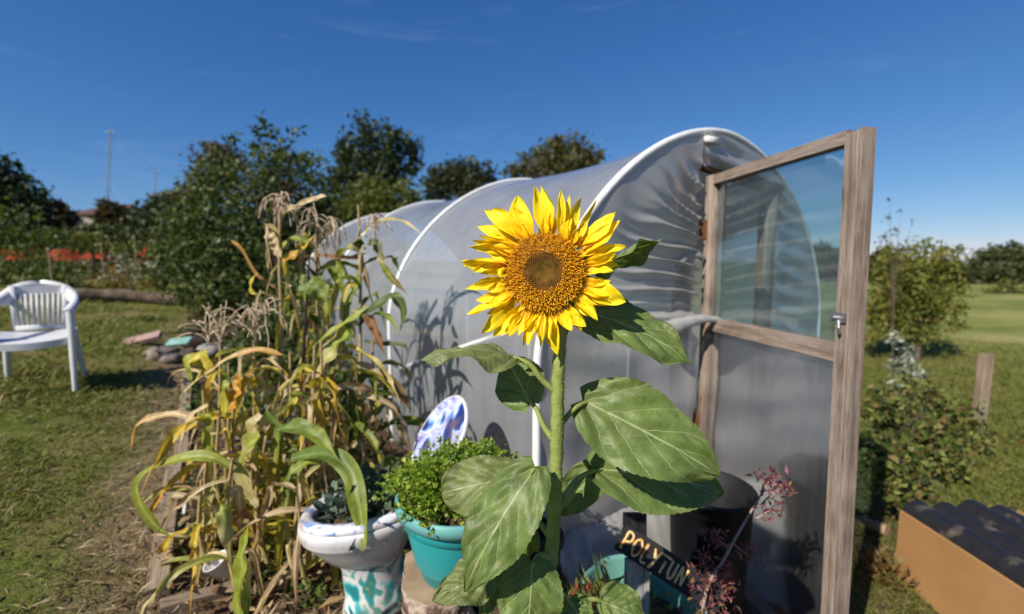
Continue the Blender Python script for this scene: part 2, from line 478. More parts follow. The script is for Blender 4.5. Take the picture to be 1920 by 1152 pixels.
# ------------------------------------------------------------------ polytunnel
TH = .602; TA = V((-math.sin(TH), math.cos(TH), 0)); TC = V((math.cos(TH), math.sin(TH), 0))
TP = V((.105, 1.857, 0)); TW, TH_, TL, TN, TS = 2.616, 2.053, .898, 1.82, 1.783
def hoop_o(q, shrink=1.0):
    """q 0..1 round the hoop -> offset across, height"""
    leg = .17
    if q < leg: return 0. + (1 - shrink) * TW / 2, TL * q / leg
    if q > 1 - leg: return TW - (1 - shrink) * TW / 2, TL * (1 - q) / leg
    a = (q - leg) / (1 - 2 * leg) * PI; c, s_ = math.cos(a), math.sin(a)
    return TW / 2 * (1 - shrink * math.copysign(abs(c) ** (2 / TN), c)), TL + (TH_ - TL) * s_ ** (2 / TN) * shrink
def tp(o, z, k): return TP + TC * o + TA * (k * TS) + V((0, 0, z))
tun = thing('polytunnel', 'milky polythene tunnel on four white hoops with its wooden door standing open', 'polytunnel', tuple(tp(TW / 2, 0, 1.5)))
for k in range(4):
    m = MB(); m.tube([tp(*hoop_o(q), k) for q in np.linspace(0, 1, 70)], .019 if k == 0 else .016, 10)
    build(m, 'hoop', WHITE_PIPE, tun)
m = MB(); rows = []
for i in range(73):
    kk = i / 24; fr = kk - math.floor(kk); sag = 1 - .035 * math.sin(PI * fr) if kk < 3 else 1.
    rows.append([tp(*hoop_o(q, sag * 1.0 - .004 - .010 * (.25 + abs(2 * fr - 1)) * noise.noise((kk * 3.2 + q * 6, q * 11 - kk * 2.5, 3)) * (1 if 0 < fr else 0)), kk) for q in np.linspace(0.0, 1, 121)])
m.grid(rows)
build(m, 'film_cover', FILM, tun)
def hoop_left(z):
    if z <= TL: return 0.
    s_ = min(1, (z - TL) / (TH_ - TL)) ** (TN / 2); return TW / 2 * (1 - max(0, 1 - s_ * s_) ** (1 / TN))
JO = 1.085                                        # left jamb of the doorway, across the front
JR = 1.93
# rails inside: diagonal brace and ridge
m = MB(); m.tube([tp(.04, .55, .98), tp(.06, 1.08, .06)], .014, 8); build(m, 'brace', WHITE_PIPE, tun)
m = MB(); m.tube([tp(TW / 2, TH_ - .03, 0), tp(TW / 2, TH_ - .03, 3)], .014, 8); build(m, 'ridge_pole', WHITE_PIPE, tun)
# front sheet, gathered towards the jamb
m = MB(); rows = []
NZ = 260
for i in range(NZ):
    z = -.30 + 2.33 * i / (NZ - 1); a = hoop_left(z) + .005; row = []
    for j in range(60):
        s_ = j / 59; o = a + (JO - a) * s_ if a < JO else a
        zz = z - .10 * s_ * sm(.9, 1.2, z) * (1 - sm(1.75, 2.0, z))
        ph = z * 84 + s_ * 9 + 6.5 * noise.noise((z * 4.5, s_ * 1.6, 0))
        wid = s_ ** 1.9 * sm(.95, 1.2, z) * (1 - sm(1.75, 1.95, z))
        am = .5 + 1.1 * max(0, .45 + noise.noise((z * 4.3, s_ * 1.5, 21))); d = .036 * wid * am * (1 - 2 * abs(math.sin(ph / 2)) ** .7) + .014 * wid * math.sin(ph * 1.9 + 1) + .05 * s_ ** 2 * sm(.8, 1.05, z) * (1 - sm(1.15, 1.3, z)) * math.sin(z * 30)
        d = max(d, -.03); d += .02 * noise.noise((o * 4, z * 2.5, 4)) + .025 * noise.noise((o * 2.2 + z * 2, z * 5, 8)) * (1 - sm(.8, 1., z))
        row.append(tp(o, zz, 0) - TA * (.012 + d))
    rows.append(row)
m.grid(rows); build(m, 'front_sheet', FILM_END, tun)
m = MB(); rows = []
for i in range(70):
    z = .02 + (2.03 - .02) * i / 69; b = TW - hoop_left(z) - .005; row = []
    a = JR if z < 1.83 else min(b, max(JO, hoop_left(z)))
    for j in range(40):
        s_ = j / 39; o = a + (b - a) * s_
        d = .016 * (1 - s_) * math.sin(z * 50 + 5 * s_ + 2 * noise.noise((z * 5, s_, 2))) + .01 * noise.noise((o * 5, z * 5, 1))
        row.append(tp(o, z, 0) - TA * (.012 + d))
    rows.append(row)
m.grid(rows); build(m, 'front_sheet', FILM_END, tun)
# the sheet's spare foot, lying out over the ground
m = MB(); rows = []
for i in range(60):
    o = .04 + 1.0 * i / 59; row = []
    for j in range(26):
        e_ = .40 * j / 25 * (1 + .25 * noise.noise((o * 5, 0, 40))); p = tp(o, 0, 0) - TA * (.01 + e_); h = .16 * (1 - sm(0, .2, e_)) if e_ < .2 else 0
        row.append(V((p.x, p.y, gz(p.x, p.y) + .022 + h * .6 + .035 * abs(noise.noise((o * 7, e_ * 6, 41))) + .02 * abs(noise.noise((o * 18 + e_ * 9, e_ * 5, 42))))))
    rows.append(row)
m.grid(rows); build(m, 'sheet_foot', FILM_END, tun)
# loose rolled flap by the jamb
m = MB(); p = smooth_path([at(1243, 622, 2.25), at(1275, 608, 2.3), at(1315, 598, 2.34), at(1354, 600, 2.36)], 14)
m.tube(p, [.05 - .038 * (i / 13) + .003 * math.sin(i * 2.3) for i in range(14)], 9); build(m, 'film_flap', FILM_END, tun)
m = MB(); p = smooth_path([at(1262, 505, 2.42), at(1280, 485, 2.42), at(1306, 478, 2.44), at(1318, 486, 2.46)], 12)
m.tube(p, [.03 - .014 * (i / 11) for i in range(12)], 8); build(m, 'film_flap', FILM_END, tun)
# far end sheet
m = MB(); rows = []
for q in np.linspace(0, 1, 61):
    o, z = hoop_o(q, .99); rows.append([tp(TW / 2 + (o - TW / 2) * s_, z * s_ + .4 * (1 - s_), 3) for s_ in np.linspace(0, 1, 8)])
m.grid(rows); build(m, 'end_sheet', FILM, tun)
# door frame
for o, tp_z in ((JO, 1.96), (JR + .03, 1.86)):
    m = MB(); m.beam(tp(o - .022, -.42, 0) + TA * .075, tp(o - .022, tp_z, 0) + TA * .075, .085, .06, tuple(TA)); build(m, 'door_jamb', BROWN_WOOD, tun)
m = MB(); m.beam(tp(JO + .04, 1.885, 0) + TA * .028, tp(JR + .1, 1.80, 0) + TA * .028, .055, .08); build(m, 'door_header', BROWN_WOOD, tun)
m = MB(); m.beam(tp(JO + .0, 1.985, 0) - TA * .02, tp(JO + .14, 1.992, 0) - TA * .02, .03, .03); build(m, 'pipe_clip', WHITE_PIPE, tun)
# tapered board standing just inside the doorway
m = MB(); b0, b1 = at(1432, 640, 2.95), at(1448, 362, 2.95); m.beam(b0, b1, .07, .03, (.3, -1, 0)); build(m, 'inner_post', GREY_WOOD, tun)

# the door, swung out towards the viewer
DH = V((1.062, 2.50, 0)); DD = V((.137, -1, 0)).normalized(); DNn = V((DD.y, -DD.x, 0))   # DNn points left (-x)
DW = .945
def dp(t_, z, n=0.): return DH + DD * t_ + DNn * n + V((.022 * t_ * (1.8 - z), 0, z))
ZT = 1.800; ZM = 1.015
dm = MB(); dm.beam(dp(.035, -.36), dp(.035, ZT), .062, .05, tuple(DNn)); door = build(dm, 'door', GREY_WOOD, tun)
door['label'] = 'open timber door with two clear panels'
def dpart(name, mb, mat, smooth=False): return build(mb, name, mat, door, smooth)
m = MB(); m.beam(dp(DW - .043, -.38, .004), dp(DW - .043, ZT - .012, .004), .054, .05, tuple(DNn)); m.beam(dp(DW - .008, -.38, .0), dp(DW - .008, ZT - .006, .0), .014, .052, tuple(DNn)); dpart('stile', m, GREY_WOOD)
m = MB(); m.beam(dp(.068, ZT - .026), dp(DW - .07, ZT - .022), .044, .05); dpart('top_rail', m, GREY_WOOD)
m = MB(); m.beam(dp(.068, ZM), dp(DW - .07, ZM + .002), .044, .068); dpart('middle_rail', m, GREY_WOOD)
m = MB(); m.beam(dp(.068, -.30), dp(DW - .07, -.30), .044, .08); dpart('bottom_rail', m, GREY_WOOD)
def sheet(z0, z1, nn, wav):
    m = MB(); rows = []
    for i in range(30):
        u = i / 29
        rows.append([dp(.05 + (DW - .10) * u, z0 + (z1 - z0) * v_, nn + wav * noise.noise((u * 3, v_ * 3, 0))) for v_ in np.linspace(0, 1, 20)])
    m.grid(rows); return m
dpart('upper_pane', sheet(ZM - .02, ZT - .01, -.012, .002), PANE_UP, True)
dpart('lower_pane', sheet(-.29, ZM + .0, -.014, .008), PANE_LOW, True)
METAL = M_plain('galvanised_steel', (.42, .43, .44), (.28, .28, .29), 30, .4, .5, metal=.9)
RUST = M_plain('rusty_steel', (.25, .09, .03), (.12, .05, .025), 40, .7, .3, metal=.3)
for z in (1.52, .45):
    m = MB(); m.beam(dp(.01, z - .05, .03), dp(.01, z + .05, .03), .05, .006, tuple(DNn)); m.tube([dp(-.012, z - .05, .034), dp(-.012, z + .05, .034)], .007, 8); dpart('hinge', m, RUST)
m = MB(); m.beam(dp(DW - .085, 1.15, .034), dp(DW - .02, 1.15, .034), .006, .034, (0, 0, 1)); m.tube([dp(DW - .06, 1.15, .032), dp(DW - .06, 1.15, .054)], .008, 8)
m.tube([dp(DW - .045, 1.14, .04), dp(DW - .035, 1.115, .047), dp(DW - .035, 1.095, .042)], .006, 8); dpart('latch', m, METAL)
m = MB(); m.tube([at(1324, 505, 2.46), at(1318, 560, 2.47), at(1322, 640, 2.47)], .004, 6); build(m, 'cord', M_plain('dark_cord', (.02, .02, .02)), tun)

# ------------------------------------------------------------------ sunflower
def M_petal():
    t = NT('yellow_ray_petal'); uv = t.coord('UV'); s = t.n('ShaderNodeSeparateXYZ'); t.l(uv, s.inputs[0])
    info = t.n('ShaderNodeObjectInfo').outputs['Random']
    st = t.noise(t.mapping(uv, (1.5, 26, 1)), 1, 3)
    u = t.math('ADD', s.outputs[0], t.math('MULTIPLY', t.math('SUBTRACT', st, .5), .5))
    c = t.ramp(u, [(0, (.84, .33, .004)), (.18, (.95, .58, .005)), (.4, (.98, .74, .010)), (1, (.98, .81, .025))])
    c = t.mix(t.math('MULTIPLY', info, .25), c, (.95, .58, .006))
    a = t.pbsdf(c, .5, .25, t.bump(t.noise(t.mapping(uv, (1, 22, 1)), 1, 2), .35, .003))
    return t.done(t.mixsh(.33, a, t.sh('ShaderNodeBsdfTranslucent', t.mix(1, c, (1.05, .95, .5), 'MULTIPLY'))))

def M_sunleaf(name, top, vein, under):
    t = NT(name); uv = t.coord('UV'); s = t.n('ShaderNodeSeparateXYZ'); t.l(uv, s.inputs[0])
    u = s.outputs[0]; v = t.math('MULTIPLY', t.math('ABSOLUTE', t.math('SUBTRACT', s.outputs[1], .5)), 2.)
    warp = t.math('MULTIPLY', t.math('SUBTRACT', t.noise(t.mapping(uv, (5, 5, 1)), 1, 2), .5), .10)
    def line(x, w): return t.ramp(t.math('DIVIDE', t.math('ABSOLUTE', x), w), [(.35, (1, 1, 1)), (1, (0, 0, 0))])
    mid = line(t.math('ADD', v, t.math('MULTIPLY', warp, .3)), .030)
    w_ = t.math('SUBTRACT', t.math('ADD', u, warp), t.math('MULTIPLY', t.math('POWER', v, .8), .46))
    fr = t.math('SUBTRACT', t.math('FRACT', t.math('MULTIPLY', w_, 3.9)), .5)
    lat = t.math('MULTIPLY', line(fr, .045), t.math('SUBTRACT', 1., t.math('MULTIPLY', v, .75)))
    fr2 = t.math('SUBTRACT', t.math('FRACT', t.math('MULTIPLY', t.math('ADD', w_, t.math('MULTIPLY', v, .9)), 15)), .5)
    lat2 = t.math('MULTIPLY', line(fr2, .10), .10)
    vo = t.n('ShaderNodeTexVoronoi', feature='DISTANCE_TO_EDGE'); t.l(t.mapping(uv, (34, 22, 1)), vo.inputs['Vector']); vo.inputs['Scale'].default_value = 1
    net = t.ramp(vo.outputs[0], [(0, (1, 1, 1)), (.14, (0, 0, 0))])
    vm = t.math('MINIMUM', t.math('ADD', t.math('ADD', mid, t.math('MULTIPLY', lat, .8)), t.math('ADD', lat2, t.math('MULTIPLY', net, .05))), 1.)
    n = t.noise(t.coord(), 24, 4)
    c0 = t.ramp(n, [(.3, sc(top, .72)), (.7, sc(top, 1.2))])
    sp = t.noise(t.coord(), 75, 2); c0 = t.mix(t.ramp(sp, [(.64, (0, 0, 0)), (.74, (.6, .6, .6))]), c0, (.24, .18, .06))
    c = t.mix(t.math('MULTIPLY', vm, .8), c0, vein)
    geo = t.n('ShaderNodeNewGeometry')
    c = t.mix(t.math('MULTIPLY', geo.outputs['Backfacing'], .7), c, under)
    h = t.math('SUBTRACT', t.math('ADD', t.math('MULTIPLY', n, .5), t.math('MULTIPLY', t.noise(t.mapping(uv, (9, 6, 1)), 1, 2), .7)), t.math('ADD', t.math('MULTIPLY', lat, .8), t.math('ADD', t.math('MULTIPLY', lat2, .5), t.math('MULTIPLY', net, .05))))
    a = t.pbsdf(c, .46, .36, t.bump(h, .55, .004))
    return t.done(t.mixsh(.22, a, t.sh('ShaderNodeBsdfTranslucent', t.mix(1, c, (1.7, 1.9, .5), 'MULTIPLY'))))

PETAL = M_petal()
SLEAF = M_sunleaf('sunflower_leaf_green', (.112, .160, .038), (.36, .42, .20), (.20, .25, .10))
SLEAF_OLD = M_sunleaf('sunflower_leaf_browning', (.145, .175, .055), (.36, .39, .20), (.21, .24, .10))
SSTEM = M_plain('hairy_green_stem', (.26, .30, .08), (.18, .22, .05), 40, .6, .3, .2)

SFY = .85
SB = at(1030, 1110, SFY); SB = V((SB.x - .01, SFY, gz(SB.x, SFY)))
sun_t = thing('sunflower', 'tall sunflower with one yellow head facing forward in front of the polytunnel', 'sunflower', tuple(SB))
ST = [SB, at(1024, 1152, SFY), at(1034, 1040, SFY), at(1041, 930, SFY), at(1045, 810, SFY + .005), at(1047, 700, SFY + .01), at(1052, 610, SFY + .03), at(1046, 545, SFY + .045)]
sp_ = smooth_path(ST, 60)
srad = [.0146 - .0036 * (i / 59) for i in range(60)]
m = MB()
m.tube([p + V((.0012 * math.sin(i * 2.1), .001 * math.cos(i * 1.7), 0)) for i, p in enumerate(sp_)], srad, 14)
for _ in range(3200):
    f = rnd.random(); i = int(f * 58); p = sp_[i].lerp(sp_[i + 1], rnd.random()); a = rnd.random() * 2 * PI
    o = V((math.cos(a), math.sin(a), rnd.uniform(-.3, .3))); q = p + o * srad[i] * .97; e = q + o * rnd.uniform(.002, .0048)
    m.add([q + V((0, 0, .0004)), q - V((0, 0, .0004)), e], [(0, 1, 2)])
stem = build(m, 'stem', SSTEM, sun_t)
def stem_at(py):
    return min(sp_, key=lambda p: abs((576 - FP * ((p - CP).dot(UP)) / ((p - CP).dot(FW))) - py))

# head
HC = at(1022, 511, SFY - .012)
HN = V((-.20, -.965, .12)).normalized()
HX = V((0, 0, 1)).cross(HN).normalized() * -1; HX = V((1, 0, 0)) - HN * HN.x; HX.normalize(); HY = HN.cross(HX) * -1
if HY.z < 0: HY = -HY
RD = .0695
def hp(x, y, n): return HC + HX * x + HY * y + HN * n
def plane(px, py, n):
    d = ray(px, py); o = HC + HN * n
    return CP + d * ((o - CP).dot(HN) / d.dot(HN))
m = MB(); rows = []
for r, n in ((.0, -.040), (.016, -.040), (.03, -.034), (.052, -.022), (.068, -.010), (.070, .0), (.064, .006), (.03, .010), (0.0, .010)):
    rows.append([hp(r * math.cos(a), r * math.sin(a), n) for a in np.linspace(0, 2 * PI, 40, endpoint=False)])
m.grid(rows, closed=True)
HEADG = M_plain('green_flower_base', (.10, .15, .03), (.07, .11, .02), 30, .6)
head = build(m, 'flower_head', HEADG, sun_t); head['label'] = 'flower head with brown centre and yellow rays'
def dome(r):
    q = r / RD
    return .006 + .020 * (1 - q * q) - .010 * math.exp(-(q / .33) ** 2)
BUD = M_col('disc_bud', .6, .05, 300, .3); FLO = M_col('disc_floret', .55, .2, 200, .2)
m = MB(); mf = MB()
N = 1500; ga = PI * (3 - 5 ** .5)
for i in range(N):
    r = RD * .985 * math.sqrt((i + .5) / N); a = i * ga; q = r / RD
    x, y = r * math.cos(a), r * math.sin(a); n0 = dome(r)
    er = HX * math.cos(a) + HY * math.sin(a); et = HN.cross(er)
    sl_ = (dome(r + .001) - n0) / .001; nn = (HN - er * sl_).normalized()
    P = hp(x, y, n0)
    if q < .475:
        s_ = .0011 + .0009 * q; hgt = .0034 + .002 * q
        cen = q < .2
        k = rnd.uniform(.75, 1.25)
        base = (.035 * k, .032 * k, .004) if q < .30 else (.045 * k, .025 * k, .006)
        top = (.34 * k, .29 * k, .02) if q < .30 else (.26 * k, .15 * k, .016)
        if q > .40: top = (.5 * k, .26 * k, .02)
        b = [P + (er * math.cos(w_) + et * math.sin(w_)) * s_ for w_ in (0, PI / 2, PI, 3 * PI / 2)]
        m.add(b + [P + nn * hgt], [(0, 1, 4), (1, 2, 4), (2, 3, 4), (3, 0, 4)], None, [base] * 4 + [top])
    else:
        k = rnd.uniform(.8, 1.15); h_ = rnd.uniform(.005, .0095) * (.75 + .5 * q); tilt = rnd.uniform(-.3, .8)
        lean = er * (.25 + .5 * (q - .5)) * tilt + et * rnd.uniform(-.35, .35)
        p1 = P + (nn + lean * .4).normalized() * h_ * .6; p2 = p1 + (nn * .5 + lean).normalized() * h_ * .5
        c0, c1, c2 = (.42 * k, .15 * k, .003), (.92 * k, .42 * k, .007), (1. * k, .64 * k, .02)
        mf.tube([P, p1, p2], [.0007, .00085, .00045], 4, lambda f, a=c0, b=c1, c=c2: a if f < .3 else (b if f < .8 else c))
        if rnd.random() < .55:
            for sg in (-1, 1):
                e = p2 + (et * sg + er * rnd.uniform(-.5, .8) - nn * .3).normalized() * rnd.uniform(.0015, .003)
                mf.tube([p2, p2.lerp(e, .6) + nn * .0006, e], [.0004, .0004, .0002], 3, c2)
build(m, 'bud_centre', BUD, head); build(mf, 'floret_ring', FLO, head)
# rough dark bed under the florets
m = MB(); rows = [[hp(r * math.cos(a), r * math.sin(a), dome(r) - .0006) for a in np.linspace(0, 2 * PI, 48, endpoint=False)] for r in np.linspace(.0005, RD * 1.0, 16)]
m.grid(rows, closed=True); build(m, 'disc_bed', M_plain('disc_bed_brown', (.26, .10, .008), (.12, .055, .006), 120, .8), head)

def petal(tip, base, width, seed):
    """tip, base: points of the 1395 px wide study of the head"""
    q = random.Random(seed)
    f = lambda p: (840 + p[0] / 3.0326, 320 + p[1] / 3.0316)
    dt = q.uniform(-.012, .018); T = plane(*f(tip), dt)
    bx, by = f(base); B = plane(bx, by, -.002)
    ax = T - B; L = ax.length; ax.normalize(); s_ = ax.cross(HN).normalized(); n = s_.cross(ax)
    if n.dot(HN) < 0: n = -n
    w_ = width / 3.03 / FP * SFY * .55
    rows = []; arc = q.uniform(-.03, .12); roll = q.uniform(-.7, .7); cup = q.uniform(.1, .75); tw = q.uniform(-.7, .7); cv = q.uniform(-.10, .10)
    for i in range(15):
        u = i / 14; c = B + ax * (L * u) + n * (arc * L * 4 * u * (1 - u)) + s_ * (cv * L * 4 * u * (1 - u))
        wd = w_ * (.42 + .58 * sm(0, .42, u)) * ((1 - ((u - .42) / .58) ** 2.1) ** .85 if u > .42 else 1)
        an = roll + tw * u; sd = s_ * math.cos(an) + n * math.sin(an); nn = n * math.cos(an) - s_ * math.sin(an)
        row = []
        for j in range(7):
            v_ = j / 3 - 1
            row.append(c + sd * (v_ * wd) + nn * ((v_ * v_ - .3) * wd * cup + .0012 * math.sin(v_ * 7) + .20 * wd * math.sin(u * 8 + v_ * 2.4 + seed) + .10 * wd * math.sin(u * 19 + v_ * 4 + seed * 2)))
        rows.append(row)
    m = MB(); m.grid(rows); build(m, 'petal', PETAL, head)
PET = [((395, 142), (478, 400), 118), ((495, 88), (556, 370), 70), ((530, 88), (578, 370), 82), ((640, 113), (632, 375), 48), ((692, 138), (672, 380), 40),
       ((755, 153), (692, 400), 60), ((842, 168), (712, 395), 34), ((952, 238), (735, 415), 96), ((978, 283), (775, 470), 92), ((960, 300), (760, 440), 60), ((1016, 430), (795, 505), 52),
       ((962, 488), (785, 540), 62), ((940, 572), (775, 590), 66), ((1012, 748), (775, 635), 110), ((912, 715), (750, 675), 52), ((840, 830), (715, 705), 84),
       ((787, 888), (680, 765), 66), ((706, 912), (632, 785), 70), ((625, 1050), (592, 800), 72), ((580, 962), (562, 800), 52), ((525, 1002), (548, 800), 46),
       ((452, 995), (548, 812), 58), ((425, 1000), (500, 795), 52), ((400, 938), (525, 795), 76), ((345, 948), (462, 785), 70), ((256, 945), (430, 765), 76),
       ((190, 925), (385, 720), 88), ((108, 818), (350, 705), 74), ((160, 738), (345, 680), 60), ((100, 672), (345, 665), 52), ((150, 652), (345, 635), 62),
       ((75, 515), (325, 545), 92), ((140, 578), (330, 555), 50), ((120, 435), (372, 492), 62), ((138, 396), (392, 460), 62), ((178, 370), (400, 440), 50),
       ((168, 318), (412, 428), 76), ((208, 225), (440, 405), 84), ((252, 216), (440, 395), 88), ((368, 208), (470, 390), 70), ((84, 545), (330, 530), 44),
       ((220, 815), (370, 712), 54), ((300, 940), (440, 770), 44), ((735, 330), (705, 420), 40), ((985, 700), (770, 655), 50), ((560, 985), (575, 805), 44)]
for i in range(26):
    a = i / 26 * 2 * PI + rnd.uniform(-.1, .1); r1 = rnd.uniform(310, 415); PET.append(((555 + r1 * 1.05 * math.cos(a), 575 + r1 * math.sin(a)), (562 + 212 * math.cos(a + rnd.uniform(-.12, .12)), 583 + 205 * math.sin(a)), rnd.uniform(40, 66)))
for i, (a, b, w_) in enumerate(PET): petal(a, b, w_, i + 3)
# curled short ray over the disc edge, left
m = MB(); m.tube(smooth_path([plane(945, 505, .004), plane(938, 510, .016), plane(940, 519, .018), plane(950, 516, .016)], 10), [.004, .0045, .005, .005, .005, .0045, .004, .003, .002, .001], 8)
for i in range(len(m.uv)): m.uv[i] = [(.35, .5)] * len(m.uv[i])
build(m, 'petal', PETAL, head)
BR = M_foliage('green_bract', [(.10, .15, .03), (.13, .18, .045)], .3)
for i in range(26):
    a = i / 26 * 2 * PI + rnd.uniform(-.1, .1); er = HX * math.cos(a) + HY * math.sin(a); et = HN.cross(er)
    L = rnd.uniform(.032, .058); rows = []
    for u in np.linspace(0, 1, 8):
        c = HC + er * (.062 + L * u) + HN * (-.012 - .012 * u + .01 * math.sin(u * 3)); wd = .011 * (1 - u) ** .7
        rows.append([c + et * (v_ * wd) + HN * (.003 * abs(v_)) for v_ in (-1, -.5, 0, .5, 1)])
    m = MB(); m.grid(rows); build(m, 'bract', BR, head)

def sunleaf(stem_y, petiole, base, tip, nrm, width, arc=.08, fold=.18, Yb=SFY, Yt=SFY, mat=None, lobes=.16, wave=1., label=None, seed=0, peak=.34):
    B = at(*base, Yb); T = at(*tip, Yt); ax = T - B; L = ax.length; ax.normalize(); n = V(nrm); n = (n - ax * n.dot(ax)).normalized(); s_ = ax.cross(n)
    q = random.Random(seed + 50); NU, NV = 90, 29; rows = []; ph = q.uniform(0, 6)
    for i in range(NU):
        u = i / (NU - 1); row = []
        e = peak / (1 - peak) * 1.0
        wu = (u ** (.50)) * max(0, 1 - u) ** (.50 / e * .92) if u > 0 else 0
        wmax = (peak ** .5) * (1 - peak) ** (.5 / e * .92)
        wu = wu / wmax * width / 2
        wu *= 1 + .04 * (((u * 19) % 1) - .5) * (1 if .05 < u < .95 else 0)
        for j in range(NV):
            v_ = j / (NV - 1) * 2 - 1; av = abs(v_)
            al = u * L - lobes * L * av ** 1.3 * math.exp(-u * 6.5) * (1 if u > .0 else .3)
            c = B + ax * al + n * (arc * L * 4 * u * (1 - u) - .10 * L * sm(.7, 1, u) * (u - .7))
            lat = (u - .46 * av ** .8) * 3.9
            z = fold * wu * (av ** 1.25) + wave * (.0022 * math.cos(lat * 2 * PI) * min(1, av * 3) * min(1, wu / .02) + .010 * av ** 2 * math.sin(u * 10 + ph + v_ * 1.5) * min(1, wu / .03) + .004 * noise.noise((u * 7, v_ * 5, seed)))
            row.append(c + s_ * (v_ * wu) + n * z)
        rows.append(row)
    m = MB(); m.grid(rows); lf = build(m, 'leaf', mat or SLEAF, sun_t, True, label)
    if stem_y is not None:
        P = [stem_at(stem_y)] + [at(*p[:2], p[2] if len(p) > 2 else (SFY + Yb) / 2) for p in petiole] + [B, B + ax * .012]
        pp = smooth_path(P, 22); m = MB(); m.tube(pp, [.0068 - .0036 * (i / 21) for i in range(22)], 9); build(m, 'petiole', SSTEM, lf)
    return lf
# upper right, under the head
sunleaf(645, [(1062, 618), (1078, 592)], (1094, 582), (1297, 680), (-.15, -.55, .83), .128, .07, .05, .91, .83, label='leaf under the flower head with the shade of rays on it', seed=1)
# behind the head, right
sunleaf(600, [(1075, 545, .93), (1100, 515, .94)], (1118, 502), (1243, 452), (-.45, -.35, -.80), .10, -.05, .35, .94, .95, seed=2, lobes=.06)
# left, folded and browning
sunleaf(742, [(1016, 712), (995, 685)], (968, 672), (790, 671), (.02, -.10, .99), .105, .10, -.25, .86, .84, SLEAF_OLD, .05, 1.4, 'narrow folded leaf with brown patches', 3)
# left, behind
sunleaf(838, [(1020, 800, .87), (1006, 768, .885)], (992, 750), (948, 668), (-.3, -.85, .45), .108, .03, .05, .90, .965, None, .2, .6, 'small rounded leaf in front of the white hoop', 4)
# big right
sunleaf(812, [(1058, 788), (1078, 766)], (1100, 755), (1354, 893), (-.12, -.85, .52), .172, .07, .06, .90, .83, None, .11, 1.2, 'largest leaf, on the right of the stem', 5)
# right, in its shade
sunleaf(968, [(1060, 930, .88), (1085, 896, .91)], (1126, 880), (1362, 922), (-.1, -.66, .74), .165, .05, .10, .95, .96, None, .14, 1., 'leaf shaded by the largest leaf', 6)
# left, big and hanging
sunleaf(915, [(1030, 893), (1014, 879)], (1000, 882), (868, 1112), (-.35, -.82, .45), .128, .09, -.12, .82, .76, None, .10, 1.1, 'large hanging leaf on the left of the stem', 7)
# left, behind the hanging one
sunleaf(925, [(1010, 900, .9), (985, 898, .9)], (968, 893), (826, 925), (-.35, -.84, .42), .115, .04, .05, .91, .93, SLEAF_OLD, .18, 1., None, 8, .5)
# behind stem right
sunleaf(955, [(1070, 925, .9), (1095, 892, .95)], (1118, 878), (1046, 968), (.1, -.8, .6), .085, .03, .15, .97, .95, None, .14, 1., None, 9)
# low left pale and small
sunleaf(1010, [(1015, 985, .88), (1000, 962, .9)], (992, 990), (926, 1064), (-.2, -.8, -.5), .09, .03, .2, .91, .93, None, .1, 1., None, 10)
# low left
sunleaf(1098, [(985, 1090), (955, 1079)], (926, 1076), (810, 1126), (-.2, -.62, .76), .085, .09, .05, .84, .80, SLEAF_OLD, .12, 1.2, 'low leaf spreading to the left', 11)
# low centre
sunleaf(1062, [(1024, 1042), (1008, 1044)], (998, 1062), (985, 1225), (.05, -.93, .35), .125, .07, -.10, .82, .78, None, .18, 1., 'low leaf hanging across the foot of the stem', 12)
sunleaf(1120, [(1060, 1128), (1110, 1124)], (1128, 1128), (1215, 1168), (-.1, -.6, .8), .10, .06, .0, .86, .84, None, .12, 1., None, 13)
sunleaf(None, [], (926, 1082), (902, 1165), (-.3, -.9, .2), .045, .03, .1, .84, .84, None, .1, 1., None, 14)
sunleaf(1128, [(1045, 1115), (1060, 1118)], (1068, 1128), (1100, 1180), (.2, -.8, .5), .07, .04, .1, .84, .82, None, .14, 1., None, 15)

# ------------------------------------------------------------------ maize
MAIZE = M_col('maize_leaf', .5, .32, 45, .35, .4)
STALK = M_col('maize_stalk', .6, 0, 60, .35)
TASSEL = M_plain('dry_tassel', (.60, .49, .36), (.40, .30, .20), 60, .85, .1)
GN, YG, YE, OR, TAN, BRN, DG = (.10, .16, .025), (.24, .28, .035), (.46, .38, .035), (.46, .24, .03), (.52, .42, .25), (.25, .13, .06), (.055, .095, .02)
def ribbon(pts, width, nh, c0, c1, parent, fold=.35, twist=0., taper=.5, seed=0, label=None):
    P = smooth_path(pts, 26); rows = []; cols = []; q = random.Random(seed)
    f0 = q.uniform(0, 6)
    for i, p in enumerate(P):
        u = i / 25; T = (P[min(i + 1, 25)] - P[max(i - 1, 0)]).normalized()
        n = V(nh); n = n - T * n.dot(T); n = n.normalized() if n.length > 1e-3 else V((0, 0, 1)); s_ = T.cross(n)
        a = twist * u; s2 = s_ * math.cos(a) + n * math.sin(a); n2 = n * math.cos(a) - s_ * math.sin(a)
        wd = width / 2 * (.55 + .45 * sm(0, .2, u)) * (1 - sm(taper, 1.02, u)) ** .8
        r = []; cc = []
        for v_ in (-1, -.66, -.33, 0, .33, .66, 1):
            r.append(p + s2 * v_ * wd + n2 * (abs(v_) * wd * fold + .26 * wd * v_ * v_ * math.sin(u * 17 + v_ * 1.3 + f0) + .35 * wd * noise.noise((u * 9, v_ * 1.5, seed + .5))))
            k = min(1, max(0, u * 1.25 - .2 + .35 * (abs(v_) - .5) + .3 * noise.noise((u * 5, v_, seed))))
            c = [a_ + (b_ - a_) * k for a_, b_ in zip(c0, c1)]
            if abs(v_) < .1: c = [min(1, x * 1.25 + .06) for x in c]
            cc.append(tuple(c))
        rows.append(r); cols.append(cc)
    m = MB(); m.grid(rows, cols=cols); return build(m, 'leaf', MAIZE, parent, True, label)

